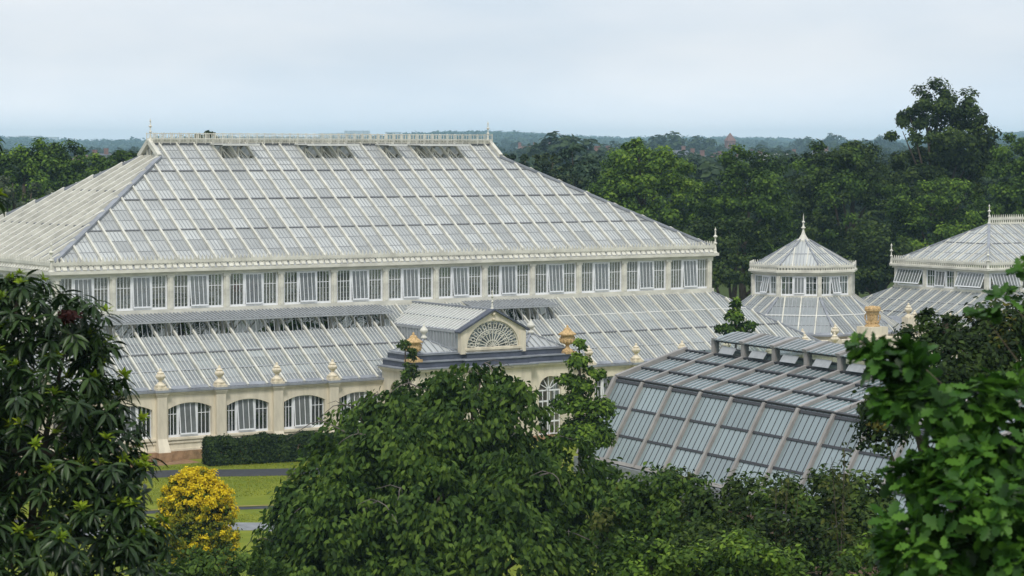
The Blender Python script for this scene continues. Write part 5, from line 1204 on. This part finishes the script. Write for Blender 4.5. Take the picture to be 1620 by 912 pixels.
# ================================================================== ground, lawns, paths
def sheet(name, pts, z, m, kind='structure'):
    b = MB(); b.poly([(x,y,z) for x, y in pts]); o = b.build(name, m); tag(o, kind=kind); return o
def ribbon(name, pts, w, z, m):
    b = MB(); pts = [Vector((*p,0)) for p in pts]; L = []; Rr = []
    for i, p in enumerate(pts):
        d = (pts[min(i+1,len(pts)-1)]-pts[max(i-1,0)]).normalized(); n = Vector((-d.y,d.x,0)); L.append(p+n*w/2+UP3*z); Rr.append(p-n*w/2+UP3*z)
    for i in range(len(pts)-1): b.poly([Rr[i],Rr[i+1],L[i+1],L[i]])
    o = b.build(name, m); tag(o, kind='structure'); return o
lawn_m = mat('mown grass', (.175,.195,.022), .95, .1, .45, .35, dirt=(.10,.145,.016))
def ground():
    # one sheet round the viewpoint, level near by and rising to low hills far off
    rad = [0,30,80,160,260,400,600,900,1200,1500,1800,2100,2400,2700,3100,3500,3900,4300,4800,5300,5800,6300]
    n = 96; vs = []; fs = []
    def hz(r, a):
        if r < 900: return 0
        f = min(1,(r-900)/4600); s = f*f*(3-2*f)
        return s*(44+8*math.sin(a*23+1)+4*math.sin(a*57+.5)) + 3*math.sin(r/400+a*9)*min(1,f*3)
    vs.append((0,0,0))
    for r in rad[1:]:
        for k in range(n):
            a = 2*math.pi*k/n; vs.append((r*math.sin(a), r*math.cos(a), hz(r, a)))
    for k in range(n): fs.append((0,1+(k+1)%n,1+k))
    for i in range(len(rad)-2):
        o = 1+i*n
        for k in range(n): fs.append((o+k,o+(k+1)%n,o+n+(k+1)%n,o+n+k))
    b = MB(); b.add([(v[0]+CAM.x, v[1]+CAM.y, v[2]) for v in vs], fs)
    o = b.build('ground', mat('grassland', (.06,.085,.02), .95, .1, .4, .02)); tag(o, kind='structure')
    sheet('lawn', [(-30,-60),(60,-60),(60,-6.9),(-30,-6.9)], .006, lawn_m)
    sheet('soil_bed', [(-7.2,-8.6),(5.6,-8.6),(5.6,-6.7),(-7.2,-6.7)], .012, M['gravel'])
    ribbon('path', [(-34,-10.5),(-18,-10.4),(-8,-10.5),(-2,-11.0),(2,-12.2),(6,-14.4),(10,-16.2),(15,-18.6),(20,-22)], 3.1, .014, M['asphalt'])
    ribbon('path', [(-20,-24),(-8,-24.6),(-1,-26.6),(4,-28.5),(10,-32)], .9, .014, M['asphalt'])
    ribbon('kerb', [(-20,-23.45),(-8,-24.05),(-1,-26.0),(4,-27.9),(10,-31.4)], .16, .05, M['brown'])
    ribbon('path', [(-14,-29),(-6,-30.5),(-2.5,-33),(0,-38),(2,-46)], 2.6, .016, M['paving'])
    sheet('soil_bed', [(10,-60),(60,-60),(60,-24),(20,-34),(10,-44)], .018, M['soil'])
    # short grass blades on the visible lawn
    n = 26000; p = np.column_stack([RNG.uniform(-6,14,n), RNG.uniform(-31,-9,n), np.full(n,.008)])
    pc = [(-8,-10.5),(-2,-11),(2,-12.2),(6,-14.4),(10,-16.2),(15,-18.6)]
    keep = np.ones(n, bool)
    for (a, b_) in zip(pc, pc[1:]):
        a = np.array(a); b_ = np.array(b_); t = np.clip(((p[:,:2]-a)@(b_-a))/((b_-a)@(b_-a)),0,1); keep &= np.linalg.norm(p[:,:2]-a-t[:,None]*(b_-a),axis=1) > 1.65
    keep &= ~((p[:,1] > -9.2)|((p[:,1] < -23)&(p[:,1] > -28.6)))
    p = p[keep]; k = len(p); d = unit(RNG.normal(size=(k,3))*.5+np.array([0,0,1.0]))
    a = leaf_arrays(p, d, unit(RNG.normal(size=(k,3))), RNG.uniform(.05,.10,k), DIAMOND, .8)
    tag(leaf_object('grass', [(*a,0)], leaf_mat('grass blades', (.13,.175,.015), (.21,.245,.022), (.30,.30,.035), clump=.4, trans=.2), None), 'short mown grass with yellowish patches beside the dark path', 'grass', kind='stuff')
ground()

# ================================================================== mid-distance and far country
def country():
    protos = []
    for v in range(4):
        t = empty('distant_tree', (0,0,0), 'x', 'tree', 'trees scattered across the town beyond the gardens')
        hh = (1,1.25,.9,1.6)[v]; ww = (1,.8,1.15,.62)[v]
        lob = [((0,0,.62*hh),(.42*ww,.42*ww,.34*hh)),((.2*ww,.1,.5*hh),(.32*ww,.32*ww,.26*hh)),((-.22*ww,-.1,.48*hh),(.32*ww,.32*ww,.28*hh)),((.05,-.2*ww,.4*hh),(.4*ww,.36*ww,.3*hh)),((0,.1,.8*hh),(.26*ww,.26*ww,.2*hh))]
        C, O, S = clump_points(lob, 260, -.6); a = fill_clumps(C,O,np.full(len(C),.085),22,.075)
        leaf_object('crown', [(*a,0)], G['far'], t)
        m = MB(); m.tube([(0,0,0),(0,0,.2),(.01,0,.5)], [.035,.028,.015], 6); m.build('trunk', M['bark'], t); protos.append([t, False])
    rows = []
    for D, n, ya, yb, x0, x1 in ((330,9,262,285,-40,240),(420,10,250,268,-40,240),(380,11,258,280,780,1660),(520,14,246,262,780,1660),(700,16,238,256,780,1660),(950,18,232,248,780,1660),(1300,20,226,242,780,1660),(1700,20,223,236,780,1660),(2200,20,220,232,780,1660),(700,7,244,258,-30,240),(1100,8,234,248,-30,240),(1700,8,228,240,-30,240)):
        for i in range(n): rows.append((x0+(x1-x0)*(i+random.uniform(.1,.9))/n, D*random.uniform(.9,1.1), random.uniform(ya,yb)))
    rows += [(388+0,520,0)]*0 + [(905,640,216.5),(1050,1250,213.5),(1115,1400,219),(1270,1900,219.5),(1320,2100,214),(1400,1900,217)]
    for px, D, py in rows:
        top = W(px,py,D); h = top.z-0
        g = 0 if D < 900 else max(0,(D-900)/4600)**2*2*44
        h = max(9, top.z-g); k = random.choice((0,0,1,2,2,3)) if D < 1200 else random.choice((0,2,2,1))
        t, used = protos[k]; s = h/(.98*(1,1.25,.9,1.6)[k]); sc = (s*random.uniform(.95,1.25),)*2+(s,)
        loc = (top.x,top.y,g-.2); lab = ('rounded','upright','broad spreading','slim pointed')[k]+' hazy tree out in the town beyond the gardens'
        if not used: protos[k][1] = True; t.location = loc; t.scale = sc; t.rotation_euler[2] = random.uniform(0,6); o = t
        else: o = copy_tree(t, None, loc, random.uniform(0,6), sc)
        o['label'] = lab; o['group'] = ('rounded','upright','broad spreading','slim pointed')[k]+' trees scattered across the town beyond the gardens'
    # wooded hills on the skyline: one mass
    C = []; O = []
    n = 7500
    a = RNG.uniform(-.30,.30,n)+YAW; r = RNG.uniform(2400,6100,n)
    f = np.clip((r-900)/4600,0,1); s = f*f*(3-2*f); z = s*(44+8*np.sin(a*23+1)+4*np.sin(a*57+.5))+3*np.sin(r/400+a*9)*np.minimum(1,f*3)
    C = np.column_stack([CAM.x+r*np.sin(a), CAM.y+r*np.cos(a), z+3+RNG.uniform(0,5,n)])
    q = fill_clumps(C, np.tile([0,0,1.],(n,1)), RNG.uniform(5,10,n), 16, 6.5, flat=.6, up=.6)
    tag(leaf_object('far_wood', [(*q,0)], G['far'], None), 'hazy blue wooded ridge along the whole skyline', 'wood', kind='stuff')
    # houses of the town
    hm = dict(brick=mat('red brick', (.24,.135,.11), .85, .2, .3, .6), render=mat('white render', (.72,.72,.70), .8, .2, .1, .4), tile=mat('brown red roof tile', (.22,.13,.11), .85, .2, .3, .8), slate=mat('grey slate', (.13,.135,.155), .7, .3, .3, .8), pale=mat('pale concrete', (.55,.55,.54), .85, .2, .15, .2), pane=mat('dark window pane', (.05,.06,.07), .2, .5))
    def block(name, label, px, D, w, dep, ytop, wall, roof, rh=0, chim=0, win=(3,4), turn=0, base=0, group=None):
        top = W(px,ytop,D); loc = Vector((top.x,top.y,base)); h = top.z-base-rh
        t = empty(name, loc, label, 'building', group, rz=-YAW+turn)
        b = MB(); b.box(-w/2,w/2,-dep/2,dep/2,-2,h); b.build('wall', hm[wall], t)
        if rh:
            m = MB(); e = .5
            m.add([(-w/2-e,-dep/2-e,h+.01),(w/2+e,-dep/2-e,h+.01),(w/2+e,dep/2+e,h+.01),(-w/2-e,dep/2+e,h+.01),(-w/2+w*.12,0,h+rh),(w/2-w*.12,0,h+rh)],[(0,1,5,4),(2,3,4,5),(0,4,3),(1,2,5),(3,2,1,0)])
            ro = m.build('roof', hm[roof], t)
            for k in range(chim):
                x = -w*.38+w*.76*(k/max(1,chim-1)) if chim > 1 else w*.2
                c = MB(); c.box(x-.8,x+.8,-.6,.6,h+rh*.3,h+rh+2.0); c.box(x-.95,x+.95,-.75,.75,h+rh+1.7,h+rh+1.95); c.build('chimney', hm['brick'], ro)
        else:
            m = MB(); m.box(-w/2-.25,w/2+.25,-dep/2-.25,dep/2+.25,h+.002,h+.5); m.build('roof', hm[roof], t)
        fl, nw = win
        for i in range(fl):
            for k in range(nw):
                x = -w/2+w*(k+.5)/nw; z = h-1.2-i*3.1
                if z < 2: continue
                m = MB(); m.box(x-.65,x+.65,-dep/2-.06,-dep/2+.05,z-1.5,z,0); m.box(x-.8,x+.8,-dep/2-.14,-dep/2-.062,z-1.68,z-1.5,1); m.build('window', [hm['pane'],hm['render']], t)
        return t
    block('brick_mansion','large red brick building with three chimneys on the skyline above the cedar',846,1350,22,16,231.5,'brick','tile',3.5,3,(3,5))
    block('brick_mansion','lower brick wing with tiled roof right of the brick building with three chimneys',866,1300,15,12,235.5,'brick','tile',2.8,0,(2,3))
    block('apartment_block','white apartment block joined to a red brick one, between trees at right',1216,700,4.2,9,247,'render','pale',0,0,(4,2))
    block('apartment_block','red brick block beside the white apartment block between trees',1229,710,5.2,9,246,'brick','pale',0,0,(4,2))
    for i, (px, D, y, w, wl, rf, rh, lab) in enumerate(((938,800,241,7,'render','slate',2.4,'small white gabled house right of the conifer top'),(925,830,245,8,'render','slate',2.6,'white house with slate roof tucked behind the conifer'),(1088,1000,243,10,'brick','slate',3,'slate roofed brick house left of the twin topped tree'),(1104,980,246,9,'render','slate',3,'slate roofed white house next to the brick one near the twin topped tree'),(1122,960,250,13,'render','slate',2.5,'long low white house just left of the twin topped tree'),(1133,1050,247,8,'brick','tile',3,'brick house peeping out left of the twin topped tree'),(1195,1000,247,10,'render','slate',3,'white house left of the white apartment block'),(1180,1080,244,12,'brick','tile',3.2,'brick terrace left of the white apartment block'),(1075,1150,238,10,'brick','slate',3,'farther slate roofed house among hazy trees'),(1300,1200,239,12,'render','slate',3,'pale house among hazy trees right of the apartment blocks'),(1250,1150,243,9,'brick','tile',3,'brick house right of the red apartment block'),(955,1100,238,10,'render','slate',3,'pale house in haze right of the conifer'),(140,900,246,12,'brick','tile',3,'brick house in haze between the left trees'),(160,950,243,10,'render','slate',3,'pale house in haze above the low left tree'))):
        block('town_house',lab,px,D,w,9,y,wl,rf,rh,1,(2,3),turn=random.uniform(-.4,.4),group='houses of the distant town')
    for px, D, y, w, lab in ((565,5500,207.5,42,'pale distant tower block, widest on the skyline above the ridge'),(548,5500,211,30,'pale distant block left of the widest tower block'),(622,5500,209.5,26,'pale distant block right of the widest tower block'),(520,5600,211.5,34,'low pale distant block far left of the widest tower block'),(660,5600,212.5,30,'low pale distant block farthest right above the ridge'),(24,5100,217,50,'long pale building on the hazy skyline at far left'),(48,5100,215.5,34,'second pale building on the hazy skyline at far left'),(72,5200,217.5,40,'small pale building on the skyline right of the two at far left')):
        g = 46*.8
        block('tower_block',lab,px,D,w*1.35,20,y,'pale','pale',0,0,(6,6),base=24,group='pale blocks on the skyline')
    top = W(1155,210,1500); t = empty('church_tower', (top.x,top.y,0), 'square church tower with pointed red tiled roof on the skyline at right', 'tower', rz=-YAW+.3)
    b = MB(); h = top.z-5.2; b.box(-2.6,2.6,-2.6,2.6,0,h); b.build('tower_wall', hm['brick'], t)
    m = MB(); m.add([(-3,-3,h+.01),(3,-3,h+.01),(3,3,h+.01),(-3,3,h+.01),(0,0,h+5.2)],[(0,1,4),(1,2,4),(2,3,4),(3,0,4),(3,2,1,0)]); m.build('spire', hm['tile'], t)
    for x in (-1.1,1.1):
        m = MB(); m.box(x-.5,x+.5,-2.68,-2.55,h-4,h-1.4); m.build('louvre', hm['pane'], t)
country()

# ================================================================== haze
def haze():
    b = MB(); c = CAM+FWD*3100
    ext = 3350
    vs = []
    for z in (-3.0, 76.0):
        for a, w in ((-1,-1),(-1,1),(1,1),(1,-1)):
            p = c+FWD*(a*ext)+RGT*(w*2900); vs.append((p.x,p.y,z))
    b.add(vs, [(3,2,1,0),(4,5,6,7),(1,5,4,0),(2,6,5,1),(3,7,6,2),(0,4,7,3)])
    m = bpy.data.materials.new('thin haze'); m.use_nodes = True; nt = m.node_tree; nt.nodes.remove(nt.nodes['Principled BSDF'])
    v = nt.nodes.new('ShaderNodeVolumePrincipled'); v.inputs['Color'].default_value = (.53,.80,1,1); v.inputs['Density'].default_value = .00017; v.inputs['Anisotropy'].default_value = .0
    nt.links.new(v.outputs[0], nt.nodes['Material Output'].inputs['Volume'])
    o = b.build('haze', m); tag(o, kind='stuff'); o['label'] = 'thin blue summer haze over the distant country'; o['category'] = 'haze'
haze()
scene.cycles.max_bounces = 10; scene.cycles.transparent_max_bounces = 24; scene.cycles.diffuse_bounces = 3; scene.cycles.glossy_bounces = 3; scene.cycles.transmission_bounces = 4; scene.cycles.volume_bounces = 3
scene.cycles.caustics_reflective = False; scene.cycles.caustics_refractive = False
scene.cycles.use_denoising = True
